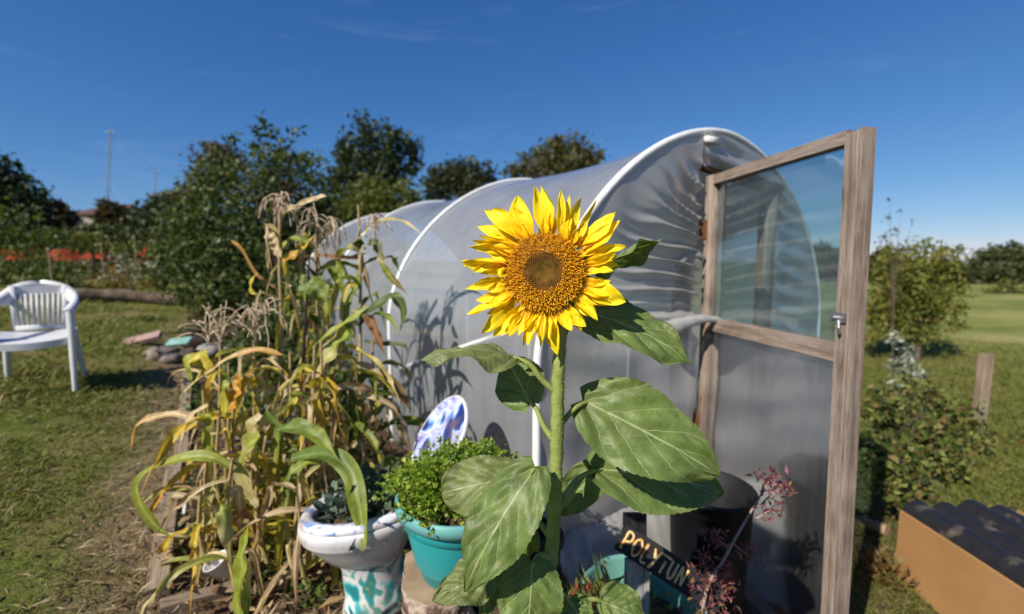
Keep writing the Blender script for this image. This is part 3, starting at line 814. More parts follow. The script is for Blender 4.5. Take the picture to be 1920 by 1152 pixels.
def tassel(top, parent, n, L, q, droop=1., spike=.16):
    m = MB(); base = V(top)
    def branch(p0, d, L, dr):
        pts = [V(p0)]; d = V(d).normalized()
        for i in range(12):
            d = (d + V((q.uniform(-.14, .14), q.uniform(-.14, .14), -dr * q.uniform(.08, .26)))).normalized(); pts.append(pts[-1] + d * L / 12)
        pp = smooth_path(pts, 34)
        m.tube(pp, [.0017 + .0019 * abs(math.sin(i * 1.35)) * (1 - .4 * i / 33) for i in range(34)], 5)
    branch(base, (q.uniform(-.15, .15), 0, 1), spike, .1)
    for i in range(n):
        a = q.uniform(0, 2 * PI); L_ = L * .8; branch(base + V((0, 0, q.uniform(-.03, .05))), (math.cos(a) * (.7 if droop > .8 else .34), math.sin(a) * (.6 if droop > .8 else .34), q.uniform(.5, 1.9)), L_ * q.uniform(.55, 1.2), droop * q.uniform(.8, 1.6))
    return build(m, 'tassel', TASSEL, parent)

PAL = {'g': (GN, YE), 'y': (YG, TAN), 'o': (YE, OR), 't': (TAN, BRN), 'b': (YE, TAN), 'd': (DG, YG)}
def maize(label, bx, Y, path, leaves, tas=None, seed=0, thick=.012, dry=.5, group='maize plants in the bed'):
    q = random.Random(seed); p0 = at(bx, 700, Y); base = V((p0.x, Y, gz(p0.x, Y)))
    t = thing('maize_plant', label, 'maize plant', tuple(base), group)
    P = smooth_path([base] + [at(x, y, Y + (dy if False else 0)) for x, y in path], 40)
    m = MB(); c0, c1 = (.30, .26, .10), (.36, .26, .13)
    m.tube(P, [thick * (1 - .55 * i / 39) * (1.25 if i % 8 == 0 else 1) for i in range(40)], 9, lambda f: tuple(a + (b - a) * f for a, b in zip(c0, c1)))
    build(m, 'stalk', STALK, t)
    leaves = leaves + leaves[::-1] + (leaves if seed in (2, 3, 4, 5, 11, 12, 14, 17, 19) else '')
    for i, kind in enumerate(leaves):
        f = .10 + .82 * (i + .5) / len(leaves); p = P[int(f * 39)]; a = i * 2.5 + q.uniform(-.5, .5) + seed
        d = V((math.cos(a), math.sin(a) * .7, 0)); L = q.uniform(.30, .58) * (1 - .35 * abs(f - .5)); el = q.uniform(.5, 1.2); pts = [p]
        if kind in 'tb' and q.random() < .6: el = q.uniform(-.2, .5)
        dr = q.uniform(.16, .36) if kind != 'd' else .14; w_ = V((d.x, d.y, el)).normalized()
        kink = q.randrange(2, 8)
        for k in range(9):
            if k == kink and q.random() < .55: w_ = (w_ * .5 + V((q.uniform(-.3, .3), q.uniform(-.3, .3), -1.1))).normalized()
            w_ = (w_ + V((q.uniform(-.14, .14), q.uniform(-.14, .14), -dr))).normalized(); pts.append(pts[-1] + w_ * L / 9)
        side = V((-d.y, d.x, 0)); n = side.cross(V((d.x, d.y, .2)))
        if n.z < 0: n = -n
        if i % 2 == 0:                           # withered strip hanging along the stalk
            e = p + V((q.uniform(-.05, .05), q.uniform(-.05, .05), q.uniform(.0, .04))); Lh = q.uniform(.14, .34); o_ = V((q.uniform(-.09, .09), q.uniform(-.07, .07), 0))
            ribbon([p, e + o_ * .6, e + o_ - V((0, 0, Lh * .5)), e + o_ * q.uniform(.4, 1.4) - V((0, 0, Lh))], q.uniform(.014, .032), (q.uniform(-1, 1), -.6, .2), q.choice((TAN, TAN, YE, BRN)), q.choice((TAN, BRN)), t, q.uniform(.3, 1.2), q.uniform(-3, 3), .4, seed * 70 + i)
        a0, a1 = PAL[kind]; ribbon(pts, q.uniform(.026, .052) if kind not in 'tb' else q.uniform(.012, .034), (n + d * -.6), a0, a1, t, q.uniform(.2, .9), q.uniform(-2.2, 2.2), q.uniform(.3, .7), seed * 40 + i)
    for tt in (tas or []): tassel(at(tt[0], tt[1], Y), t, tt[2], tt[3], q, *(tt[4:]))
    return t
def pxleaf(par, pts, Y, wpx, kinds, n=(-.4, -.6, .6), twist=0., fold=.3, taper=.5, seed=0, dy=0., label=None):
    m_ = len(pts); P = [at(p[0], p[1], Y + dy * i / (m_ - 1)) for i, p in enumerate(pts)]
    return ribbon(P, wpx / FP * Y * 1.1, n, kinds[0], kinds[1], par, fold, twist, taper, seed, label)

A = maize('tallest maize plant, its drooping tassel standing against the dark evergreen bush', 524, 2.35, [(522, 900), (528, 640), (524, 500), (525, 392)], 'tbtty', [(526, 388, 22, .21, 1.6, .05)], 1)
pxleaf(A, [(526, 482), (514, 452), (501, 438)], 2.33, 17, (TAN, TAN), seed=3, taper=.95)
pxleaf(A, [(526, 470), (545, 448), (575, 455), (598, 478)], 2.33, 11, (YG, GN), seed=4)
pxleaf(A, [(530, 490), (560, 474), (592, 440)], 2.33, 20, (OR, YE), seed=5, taper=.7)
pxleaf(A, [(530, 402), (560, 388), (612, 368)], 2.33, 12, (TAN, TAN), seed=6, taper=.9, fold=.8)
pxleaf(A, [(515, 540), (480, 512), (455, 470), (433, 450)], 2.33, 6, (BRN, OR), seed=7, taper=.9)
pxleaf(A, [(483, 512), (472, 530), (474, 548), (484, 552)], 2.3, 10, (YE, YE), seed=8)
B_ = maize('maize plant with a tangle of curled tassels, just right of the tallest one', 592, 2.5, [(592, 900), (596, 640), (594, 520), (592, 420)], 'gydgybg', [(588, 415, 18, .24, 2.2, .15), (622, 425, 20, .20, 2.6, .05), (600, 450, 12, .16, 2.6, .03)], 2)
pxleaf(B_, [(592, 480), (630, 484), (665, 486), (690, 474)], 2.45, 11, (BRN, BRN), seed=9, taper=.8, fold=.7)
pxleaf(B_, [(600, 520), (617, 500), (634, 512), (643, 540), (652, 575)], 2.4, 24, (YG, GN), seed=10)
pxleaf(B_, [(655, 640), (652, 570), (670, 540), (672, 500)], 2.35, 26, (GN, YG), seed=11)
C_ = maize('maize plant whose fan of pale tassels overlaps the second hoop', 676, 2.35, [(678, 900), (676, 640), (676, 500), (672, 385)], 'gdyb', [(702, 425, 15, .19, 1.8, .04)], 3)
pxleaf(C_, [(680, 470), (670, 450), (676, 470), (672, 500)], 2.33, 22, (DG, TAN), seed=12)
pxleaf(C_, [(690, 456), (708, 460), (716, 490), (718, 500)], 2.33, 18, (DG, TAN), seed=13)
pxleaf(C_, [(716, 494), (735, 522), (764, 552)], 2.3, 12, (YG, BRN), seed=14)
pxleaf(C_, [(680, 590), (705, 575), (735, 556), (754, 572), (757, 600), (744, 635)], 2.3, 20, (DG, GN), seed=15)
pxleaf(C_, [(684, 590), (700, 610), (712, 640), (722, 668)], 2.28, 18, (BRN, BRN), seed=16)
pxleaf(C_, [(684, 640), (720, 645), (758, 648), (764, 665)], 2.3, 8, (DG, GN), seed=17)
pxleaf(C_, [(662, 730), (690, 704), (725, 712), (752, 738), (772, 770)], 2.2, 20, (DG, BRN), seed=18, taper=.7)
pxleaf(C_, [(700, 702), (722, 700), (726, 740), (714, 770), (690, 790)], 2.25, 13, (DG, DG), seed=19)
D_ = maize('maize plant with long pale leaves beside the dark cane', 632, 2.15, [(634, 900), (636, 760), (640, 600)], 'ggdybtgb', None, 4)
pxleaf(D_, [(652, 620), (630, 650), (606, 690), (590, 735)], 2.1, 44, (YG, TAN), seed=20, taper=.4)
pxleaf(D_, [(690, 575), (665, 595), (622, 622), (575, 660)], 2.1, 14, (YG, YG), seed=21)
pxleaf(D_, [(640, 700), (655, 740), (668, 790), (676, 850)], 2.0, 30, (DG, GN), seed=22)
pxleaf(D_, [(630, 720), (615, 750), (602, 800)], 2.0, 24, (YG, TAN), seed=23)
pxleaf(D_, [(560, 545), (590, 540), (610, 560), (612, 600)], 2.2, 34, (GN, YG), seed=24)
E_ = maize('short maize plant topped with upright sandy tassels, in front of the bush', 470, 2.2, [(472, 900), (478, 740), (476, 640)], 'yogttbg', [(478, 628, 18, .21, .7, .16), (498, 590, 14, .20, 1.6, .05), (455, 610, 10, .18, .9, .1)], 5)
F_ = maize('maize plant with wispy dry tassel at the left edge of the row', 408, 2.15, [(406, 900), (412, 760), (413, 650)], 'otyt', [(412, 648, 18, .24, .45, .2), (392, 640, 10, .2, .8, .1)], 6)
G_ = maize('yellowing maize plant nearest the bed board, with curled leaf tops', 384, 1.95, [(384, 960), (388, 840), (380, 720)], 'yt', None, 7)
pxleaf(G_, [(396, 700), (375, 672), (356, 684), (360, 715)], 1.93, 32, (YE, YG), seed=25, taper=.7)
pxleaf(G_, [(345, 735), (385, 700), (430, 672), (480, 656), (530, 666)], 1.93, 11, (TAN, OR), seed=26, taper=.9)
pxleaf(G_, [(430, 720), (422, 730), (424, 780), (424, 770)], 1.9, 20, (YG, YE), seed=27, taper=.9)
pxleaf(G_, [(452, 705), (445, 740), (430, 768)], 1.9, 42, (OR, OR), seed=28, taper=.8)
pxleaf(G_, [(396, 780), (388, 800), (398, 840), (412, 862)], 1.85, 32, (YG, YG), n=(-.5, -.8, .2), seed=29, taper=.8)
pxleaf(G_, [(390, 800), (340, 778), (290, 782), (256, 800), (246, 845)], 1.85, 12, (TAN, OR), seed=30, taper=.75)
pxleaf(G_, [(390, 760), (360, 780), (345, 810), (335, 850)], 1.8, 13, (TAN, TAN), seed=31)
H_ = maize('maize plant with a beige papery husk hanging at the middle of the row', 486, 1.85, [(484, 990), (482, 880), (480, 800)], 'yoby', None, 8)
pxleaf(H_, [(490, 780), (478, 800), (476, 840), (482, 880)], 1.8, 36, (TAN, YG), seed=32, taper=.8)
pxleaf(H_, [(488, 815), (465, 840), (456, 880), (474, 930), (486, 952)], 1.75, 36, (YG, TAN), seed=33, taper=.6)
pxleaf(H_, [(440, 880), (395, 858), (340, 860), (285, 880), (258, 905), (262, 940), (290, 985), (322, 1008)], 1.7, 20, (YG, YG), n=(-.2, -.5, .8), seed=34, taper=.75, label='long yellowish leaf arching to the left')
pxleaf(H_, [(500, 770), (520, 800), (516, 840), (500, 855)], 1.8, 16, (GN, YG), seed=35)
I_ = maize('maize plant leaning over the painted toilet with a broad bent leaf', 556, 1.75, [(556, 1010), (560, 920), (562, 850)], 'yttb', None, 9)
pxleaf(I_, [(546, 862), (590, 850), (635, 862), (662, 895), (674, 950), (682, 1015), (680, 1036)], 1.73, 31, (GN, YG), n=(-.2, -.5, .8), seed=36, taper=.55, dy=-.3, label='broad green leaf bent over the toilet bowl')
pxleaf(I_, [(520, 806), (560, 802), (600, 822), (634, 862)], 1.74, 29, (GN, YG), n=(-.1, -.5, .85), seed=37, taper=.5, dy=-.12)
pxleaf(I_, [(610, 860), (575, 868), (545, 890), (540, 905)], 1.7, 20, (YG, GN), seed=38, dy=-.1)
J_ = maize('stunted maize shoot with strap leaves at the bottom edge of the photo', 452, 1.25, [(452, 1140), (455, 1060)], '', None, 10, .009)
pxleaf(J_, [(448, 1175), (450, 1100), (458, 1030), (466, 985)], 1.22, 32, (YG, YG), n=(-.5, -.8, .1), seed=39, taper=.6)
pxleaf(J_, [(460, 1175), (466, 1100), (470, 1040)], 1.23, 20, (GN, TAN), n=(-.3, -.9, .1), seed=40)
K_ = maize('bare dry maize stub behind the painted toilet', 612, 1.95, [(610, 960), (606, 800), (602, 640)], 'tbdtgb', None, 11)
L_ = maize('maize plant with browned lower leaves close to the tunnel side', 655, 2.0, [(654, 940), (650, 800), (656, 700)], 'gdytb', None, 12)
M_ = maize('thin maize plant with orange tinted leaves between the wispy and the sandy tassels', 440, 1.95, [(440, 960), (436, 860), (438, 740)], 'oyotb', None, 13)
N_ = maize('dried maize plant with pale hanging sheaths in the thick of the row', 540, 2.05, [(540, 960), (545, 840), (544, 660)], 'tbygotdb', None, 14)
O_ = maize('maize plant with wide green leaves crossing the hoop foot left of the painted lid', 700, 2.25, [(700, 900), (702, 760), (698, 640)], 'gdgd', None, 15)
P_ = maize('small yellow maize plant at the bed edge next to the white plant label', 372, 1.75, [(374, 1000), (378, 900)], 'yto', None, 16)
Q_ = maize('maize plant dried to brown ribbons left of the bare stub', 585, 1.9, [(588, 960), (586, 800), (590, 650)], 'tbtgoty', None, 17)
R_ = maize('bent maize plant with crumpled pale leaves near the white cup', 430, 1.6, [(432, 1050), (426, 950), (436, 860)], 'tbyt', None, 18)
S_ = maize('maize plant at the back of the row against the far hoops', 620, 2.8, [(618, 900), (616, 640), (612, 540)], 'gygdb', None, 19)
T_ = maize('pale stalked maize plant in front of the rubble', 425, 2.45, [(424, 900), (430, 760), (428, 680)], 'ytbyo', None, 20)
# dark cane
b = at(566, 900, 2.25); cz = thing('garden_cane', 'thin dark red cane with a side twig standing among the maize', 'garden cane', (b.x, b.y, gz(b.x, b.y)))
m = MB(); m.tube([(b.x, b.y, gz(b.x, b.y)), at(563, 760, 2.25), at(573, 600, 2.25), at(580, 480, 2.25)], [.011, .010, .008, .004], 8)
m.tube([at(574, 575, 2.25), at(590, 556, 2.22), at(605, 548, 2.2)], [.005, .004, .002], 6); build(m, 'cane', M_plain('dark_red_bark', (.05, .018, .015), (.03, .012, .012), 20, .5), cz)

# ------------------------------------------------------------------ painted toilet used as a planter
def M_paint(name, base, stops, scale, rough=.3):
    t = NT(name); co = t.coord(); n = t.noise(co, scale, 2, .5, 1.6)
    vo = t.n('ShaderNodeTexVoronoi'); vo.inputs['Scale'].default_value = scale * 2.3; t.l(co, vo.inputs['Vector'])
    f = t.math('ADD', t.math('MULTIPLY', n, .75), t.math('MULTIPLY', vo.outputs['Distance'], .3))
    c = t.ramp(f, stops); dirt = t.noise(co, 9, 5)
    c = t.mix(t.ramp(dirt, [(.48, (0, 0, 0)), (.72, (.75, .75, .75))]), c, (.22, .15, .09))
    return t.done(t.pbsdf(c, rough, .5, None, 0, .4))
BOWL = M_paint('dirty_white_glaze', None, [(.3, (.55, .54, .55)), (.6, (.70, .69, .71))], 2)
LIDP = M_paint('blue_lilac_paint', None, [(.42, (.015, .03, .16)), (.445, (.10, .20, .52)), (.475, (.34, .46, .78)), (.50, (.62, .66, .84)), (.52, (.28, .28, .70)), (.56, (.46, .52, .84)), (.59, (.18, .13, .50)), (.66, (.36, .48, .80))], 4.2)
SEATP = M_paint('blue_white_seat_paint', None, [(.36, (.02, .04, .16)), (.41, (.35, .42, .70)), (.47, (.78, .77, .80)), (.58, (.70, .70, .76)), (.64, (.16, .28, .55))], 9)
PEDP = M_paint('teal_white_drip_paint', None, [(.40, (.02, .20, .22)), (.44, (.04, .42, .46)), (.485, (.66, .68, .66)), (.53, (.70, .70, .68)), (.56, (.05, .34, .34)), (.64, (.03, .22, .20)), (.68, (.55, .40, .06))], 5)
TF = at(565, 985, 1.53); TFz = .40
T0 = V((TF.x + .21 * TC.x, TF.y + .21 * TC.y, 0)); Tz = gz(T0.x, T0.y); ZR = 1.35 - (992 - 490) / FP * 1.6
toi = thing('painted_toilet', 'old toilet painted blue, white and teal, lid up, planted with dark greens', 'toilet', (T0.x, T0.y, Tz))
def oval(cx, hl, hw, z, n=40, egg=.12):
    """egg-shaped ring, narrow at the front (towards -TC)"""
    out = []
    for k in range(n):
        a = 2 * PI * k / n; x = math.cos(a); y = math.sin(a)
        out.append(T0 + TC * (cx + hl * x) + TA * (hw * y * (1 + egg * x)) + V((0, 0, z)))
    return out
m = MB()
m.grid([oval(*q) for q in ((.03, .13, .10, ZR - .183), (.02, .15, .118, ZR - .158), (.01, .18, .142, ZR - .112), (.0, .205, .162, ZR - .068), (0, .213, .168, ZR - .06), (0, .213, .168, ZR - .054), (0, .220, .174, ZR - .042), (0, .223, .177, ZR - .02), (0, .220, .174, ZR - .002), (0, .21, .166, ZR), (0, .18, .128, ZR - .01), (0, .17, .118, ZR - .05), (0.02, .14, .10, ZR - .10), (.03, .02, .02, ZR - .11))], closed=True)
build(m, 'bowl', BOWL, toi)
m = MB(); m.grid([oval(*q) for q in ((.0, .214, .168, ZR + .003), (0, .216, .170, ZR + .012), (0, .210, .165, ZR + .022), (0, .19, .142, ZR + .027), (0, .172, .118, ZR + .022), (0, .166, .112, ZR + .010), (0, .17, .116, ZR + .003))], closed=True)
build(m, 'seat', SEATP, toi)
m = MB(); m.grid([oval(*q) for q in ((.06, .145, .12, Tz - .02), (.06, .14, .11, Tz + .03), (.05, .12, .092, Tz + .08), (.035, .115, .088, ZR - .215), (.03, .128, .098, ZR - .181))], closed=True)
build(m, 'pedestal', PEDP, toi)
SOIL = M_plain('dark_soil', (.05, .032, .02), (.12, .08, .05), 30, .95, .1, .6)
# lid, leaning back
LH = at(798, 895, 1.80); LT = at(852, 742, 2.06); ax = (LT - LH); LL = ax.length; ax.normalize()
ws = V((TA.x, TA.y, 0)) * -1; ws = (ws - ax * ws.dot(ax)).normalized(); ln = ax.cross(ws); 
if ln.x > 0: ln = -ln
rows = []
for dz, kx in ((-.012, .02), (-.012, .97), (-.006, 1.0), (.004, 1.0), (.009, .97), (.009, .93), (.007, .90), (.008, .02)):
    rows.append([LH + ax * (LL / 2 + (LL / 2 + .0) * kx * math.cos(a)) + ws * (.165 * kx * math.sin(a) * (1 - .12 * math.cos(a))) + ln * dz for a in np.linspace(0, 2 * PI, 44, endpoint=False)])
m = MB(); m.grid(rows[5:], closed=True); lid = build(m, 'lid', LIDP, toi)
m = MB(); m.grid(rows[:6], closed=True); build(m, 'rim', BOWL, lid)
m = MB(); m.tube([LH + ws * .09 - ax * .015, LH - ws * .09 - ax * .015], .012, 8); m.tube([LH - ax * .015 + ws * .08, T0 + TC * .225 + TA * -.07 + V((0, 0, ZR + .01))], .012, 8); m.tube([LH - ax * .015 - ws * .08, T0 + TC * .225 + TA * .07 + V((0, 0, ZR + .01))], .012, 8)
build(m, 'hinge', BOWL, toi)
KALE = M_foliage('grey_green_kale', [(.03, .055, .04), (.055, .085, .06), (.09, .12, .085), (.12, .15, .11)], .15, .55, .35)
def bushy(name, label, cat, c, rad, n, L, mat, ratio=.6, up=.5, soil=None, stems=12, group=None, flat=.6, seed=1, stemcol=None, fold=.25):
    """low leafy plant: leaves in a rounded volume plus stems from its foot"""
    r = np.random.default_rng(seed); c = V(c); t = thing(name, label, cat, tuple(c), group)
    p = rdir(n, .25, r) * (r.random((n, 1)) ** .5) * np.array(rad); p[:, 2] = np.abs(p[:, 2])
    d = nrmz(p / np.array(rad) + rdir(n, up, r) * .9); nn = rdir(n, 1.2, r); LL_ = L * r.uniform(.6, 1.3, n)
    v_, f_ = cards(p + np.array(c), d, nn, LL_, LL_ * ratio, fold); build_np('foliage', v_, f_, mat, t)
    m = MB()
    for k in range(stems):
        e = V(p[r.integers(n)]) * .9; m.tube([c + V((e.x * .15, e.y * .15, -.01)), c + V((e.x * .5, e.y * .5, e.z * .65)), c + e], [.004, .003, .0015], 5)
    build(m, 'stem', stemcol or STEMG, t)
    if soil:
        m = MB(); m.lathe(c + V((0, 0, -.004)), [(.001, .012), (soil * .5, .008), (soil * .98, 0)], 28, 1, 1, 0, lambda x, y, z, a: (x, y)); build(m, 'soil', SOIL, t)
    return t
STEMG = M_plain('green_stem', (.12, .15, .04), (.2, .18, .07), 30, .6)
bushy('kale_seedlings', 'dark grey-green seedlings growing out of the toilet bowl', 'seedlings', (T0.x + .02, T0.y, ZR - .04), (.19, .15, .19), 260, .055, KALE, .7, .6, .15, 24, seed=3)

# ------------------------------------------------------------------ turquoise pot on a log
PC = at(864, 920, 1.40); PZ = PC.z; PB = .352
logc = V((PC.x - .035, PC.y - .0, gz(PC.x, PC.y)))
lg = thing('log_stump', 'short upright log with pale flaking bark under the turquoise pot', 'log', tuple(logc))
m = MB(); rows = []
for i in range(40):
    z = (PB - .002) * i / 39; row = []
    for k in range(64):
        a = 2 * PI * k / 64; p = (math.cos(a) * 2.2, math.sin(a) * 2.2, z * 5)
        r = .165 * (1 + .05 * math.sin(3 * a + 1)) + .016 * noise.noise(p) + .012 * noise.noise((p[0] * 5, p[1] * 5, z * 9)) + .007 * noise.noise((p[0] * 14, p[1] * 14, z * 60))
        row.append(logc + V((r * math.cos(a), r * math.sin(a), z)))
    rows.append(row)
m.grid(rows, closed=True); BARK = M_plain('pale_flaking_bark', (.46, .36, .29), (.10, .06, .045), 13, .9, .15, .9, 8, lo=.45, hi=.58); bk = build(m, 'bark', BARK, lg)
m = MB(); m.grid([rows[-1], [logc + (p - logc) * .5 + V((0, 0, (PB) * .5 + .002)) for p in rows[-1]], [logc + V((0, 0, PB + .001))] * 64], closed=True)
build(m, 'cut_face', M_plain('cut_timber', (.34, .24, .15), (.24, .16, .10), 12, .85), lg)
pot = thing('flower_pot', 'large turquoise plastic pot full of curly parsley, standing on a log', 'plant pot', (PC.x, PC.y, PB))
TEAL = M_plain('turquoise_plastic', (.026, .35, .36), (.022, .29, .31), 4, .38, .45, .08)
TEAL2 = M_plain('faded_turquoise_rim', (.13, .34, .33), (.09, .27, .27), 5, .5, .4, .08)
H = PZ - PB
m = MB(); m.lathe((PC.x, PC.y, PB), [(.01, .0), (.122, 0), (.130, .006), (.139, .045), (.147, .05), (.150, .055), (.176, H - .085), (.178, H - .08), (.186, H - .076), (.186, H - .045)], 72)
build(m, 'body', TEAL, pot)
m = MB(); m.lathe((PC.x, PC.y, PB), [(.186, H - .046), (.205, H - .04), (.208, H - .02), (.205, H - .004), (.199, H), (.192, H - .004), (.188, H - .05)], 72)
build(m, 'rim', TEAL2, pot)
PARS = M_foliage('curly_parsley', [(.08, .15, .014), (.15, .24, .022), (.24, .33, .035), (.34, .38, .06)], .35, .5, .3)
pc = V((PC.x, PC.y, PZ - .03)); ps = thing('parsley', 'bright green curly parsley mounded over the rim of the turquoise pot', 'parsley', tuple(pc))
r = np.random.default_rng(5); n = 420
p = rdir(n, .2, r) * (r.random((n, 1)) ** .45) * np.array((.225, .20, .135)); p[:, 2] = np.abs(p[:, 2]) + .03
mm = (p[:, 0] < -.05); p[mm, 0] *= 1.18; p[:, 2] -= .45 * np.maximum(0, np.hypot(p[:, 0], p[:, 1]) - .19)
cc = []; dd = []; nn_ = []; ll = []
for q in p:
    for k in range(11):
        o = r.normal(size=3) * .011; cc.append(q + o + np.array(pc)); dd.append(o / .011 + np.array((q[0] * 3, q[1] * 3, .9)) + r.normal(size=3) * .6); nn_.append(r.normal(size=3) + np.array((0, 0, 1.2))); ll.append(r.uniform(.011, .021))
v_, f_ = cards(np.array(cc), np.array(dd), np.array(nn_), np.array(ll), np.array(ll) * .95, .3); build_np('foliage', v_, f_, PARS, ps)
m = MB()
for k in range(60):
    e = V(p[k]); m.tube([pc + V((e.x * .5, e.y * .5, 0)), pc + V((e.x * .75, e.y * .75, e.z * .7)), pc + e], [.0022, .0018, .001], 4)
build(m, 'stem', STEMG, ps)
m = MB(); m.lathe(pc, [(.001, .02), (.1, .016), (.187, 0)], 30); build(m, 'soil', SOIL, ps)

# ------------------------------------------------------------------ black pots, sign, tub
BLACK = M_plain('black_pot_plastic', (.013, .014, .017), (.008, .008, .010), 12, .55, .14, .05)
def black_pot(name, label, c, r0, r1, h, soil, soilmat=SOIL):
    t = thing(name, label, 'plant pot', tuple(c)); c = V(c)
    m = MB(); m.lathe(c, [(.01, 0), (r1, 0), (r1 + .004, .01), (r0 - .004, h - .03), (r0, h - .028), (r0 + .008, h - .02), (r0 + .008, h - .004), (r0 + .003, h), (r0 - .005, h - .004), (r1 - .0, soil - .02)], 64); build(m, 'body', BLACK, t)
    rr = r1 + (r0 - r1) * soil / h - .004
    m = MB(); m.lathe(c + V((0, 0, soil)), [(.001, .012), (rr * .5, .006), (rr, -.004)], 28, fn=None); build(m, 'soil', soilmat, t); return t
BC = at(1333, 912, 1.92); bz = gz(BC.x, BC.y)
BARKCHIP = M_plain('bark_chips', (.30, .17, .09), (.10, .06, .035), 60, .9, .1, .8)
black_pot('bucket_pot', 'big black pot half full of brown chips behind the shaded sunflower leaf', (BC.x, BC.y, bz), .178, .135, BC.z - bz, (BC.z - bz) * .66, BARKCHIP)
B2 = at(992, 1000, 1.5); black_pot('round_pot', 'glossy black pot behind the foot of the sunflower stem', (B2.x, B2.y, gz(B2.x, B2.y)), .115, .09, B2.z, B2.z * .85)
B3 = at(948, 1045, 1.2); black_pot('low_pot', 'low black pot in the shade between the turquoise pot and the sunflower', (B3.x, B3.y, 0), .10, .085, B3.z - .12, (B3.z - .12) * .85)
# green tub
UC = at(1205, 1112, 1.44); UZ = gz(UC.x, UC.y); tub = thing('garden_tub', 'sea-green plastic tub behind the weathered sign post', 'tub', (UC.x, UC.y, UZ))
SEA = M_plain('sea_green_plastic', (.15, .34, .28), (.11, .27, .23), 5, .4, .4, .05)
m = MB(); UH = UC.z - UZ; m.lathe((UC.x, UC.y, UZ), [(.01, .004), (.13, .004), (.17, UH * .5), (.196, UH - .012), (.204, UH - .006), (.203, UH + .004), (.196, UH + .004), (.19, UH - .01), (.165, UH * .5), (.13, .02), (.01, .02)], 64); build(m, 'body', SEA, tub)
TUBP = M_foliage('rusty_seedlings', [(.10, .13, .03), (.16, .17, .05), (.22, .13, .06), (.3, .22, .1)], .3)
bushy('tub_seedlings', 'straggly olive seedlings growing in the sea-green tub', 'seedlings', (UC.x + .01, UC.y + .02, UC.z - .12), (.13, .13, .12), 90, .03, TUBP, .45, 1.2, .165, 30, seed=8)
# sign
S0 = at(1163, 1005, 1.36); S1 = at(1352, 1128, 1.27); sx = (S1 - S0); SLn = sx.length; sx.normalize()
sn = V((-.12, -.92, .36)); sn = (sn - sx * sn.dot(sx)).normalized(); sy = sn.cross(sx)
if sy.z < 0: sy = -sy
PPXY = at(1197, 1060, 1.352)[:2]
sgn = thing('wooden_sign', 'hand-painted black sign board reading POLYTUN nailed askew to a grey post', 'sign', (PPXY[0], PPXY[1], gz(*PPXY)))
BLKW = M_wood('black_painted_board', [(.010, .010, .011), (.018, .017, .018), (.03, .028, .027)], .6)
HB = .083
m = MB(); m.beam(S0, S1, .016, HB, tuple(sy)); bd = build(m, 'board', BLKW, sgn, False)
def M_letter():
    t = NT('ochre_lettering'); n = t.noise(t.coord(), 26, 4, .6)
    c = t.ramp(n, [(.34, (.50, .15, .05)), (.44, (.60, .36, .12)), (.55, (.66, .48, .22)), (.66, (.40, .30, .18))])
    return t.done(t.pbsdf(c, .8, .2))
GL = {'P': [[(.05, -.05), (.12, 1.0)], [(.08, 1.0), (.5, 1.02), (.72, .82), (.62, .55), (.12, .42)]],
      'O': [[(.4, 1.0), (.1, .8), (.02, .45), (.2, .05), (.5, 0), (.74, .3), (.74, .7), (.4, 1.0)]],
      'L': [[(.16, 1.0), (.08, .02), (.62, -.02)]], 'Y': [[(.06, 1.0), (.36, .5)], [(.76, 1.05), (.14, -.12)]],
      'T': [[(-.08, 1.0), (.86, .96)], [(.42, .74), (.34, -.04)]], 'U': [[(.10, .98), (.08, .25), (.3, .0), (.56, .2), (.62, .98)]],
      'N': [[(.04, 0), (.14, 1.0)], [(.14, 1.0), (.56, .04)], [(.56, .02), (.68, 1.0)]]}
m = MB(); px_ = .012; lh = .054
for ch, adv in zip('POLYTUN', (.033, .033, .027, .029, .030, .030, .032)):
    for st in GL[ch]:
        P = [S0 + sx * (px_ + q[0] * .033) + sy * (q[1] * lh - lh / 2 + rnd.uniform(-.001, .001)) + sn * .0095 for q in st]
        n_ = max(2, len(P)); pp = smooth_path(P, 14) if len(P) > 2 else [P[0].lerp(P[1], i / 9) for i in range(10)]
        rows = []
        for i, p_ in enumerate(pp):
            tt_ = (pp[min(i + 1, len(pp) - 1)] - pp[max(i - 1, 0)]).normalized(); s_ = tt_.cross(sn); wd = .0038 * rnd.uniform(.75, 1.15)
            rows.append([p_ - s_ * wd, p_ + sn * .0007, p_ + s_ * wd])
        m.grid(rows)
    px_ += adv
build(m, 'lettering', M_letter(), bd, False, 'ochre painted letters POLYTUN')
PPX = at(1197, 1060, 1.352); m = MB(); m.beam((PPX.x, PPX.y + .012, gz(PPX.x, PPX.y) - .02), (PPX.x, PPX.y + .012, PPX.z + .012), .078, .02, (0, -1, 0))
t = NT('grey_post_teal_splash'); co = t.coord(); uv = t.coord('UV'); g1 = t.noise(t.mapping(uv, (3, 45, 1)), 1, 5, .6, 1.2)
c = t.ramp(g1, [(.3, (.10, .09, .085)), (.5, (.30, .28, .27)), (.7, (.42, .40, .38))]); c = t.mix(t.ramp(t.noise(co, 13, 2), [(.58, (0, 0, 0)), (.63, (.9, .9, .9))]), c, (.03, .36, .36)); c = t.mix(t.ramp(t.noise(t.mapping(co, (1, 1, 1), (3, 3, 3)), 15, 2), [(.62, (0, 0, 0)), (.66, (.9, .9, .9))]), c, (.5, .3, .12))
build(m, 'post', t.done(t.pbsdf(c, .85, .2, t.bump(g1, .8, .004))), sgn, False)
m = MB(); m.beam(at(1190, 1030, 1.395), at(1190, 962, 1.41), .075, .015, (0, -1, .2)); build(m, 'backing_board', BLKW, sgn, False)
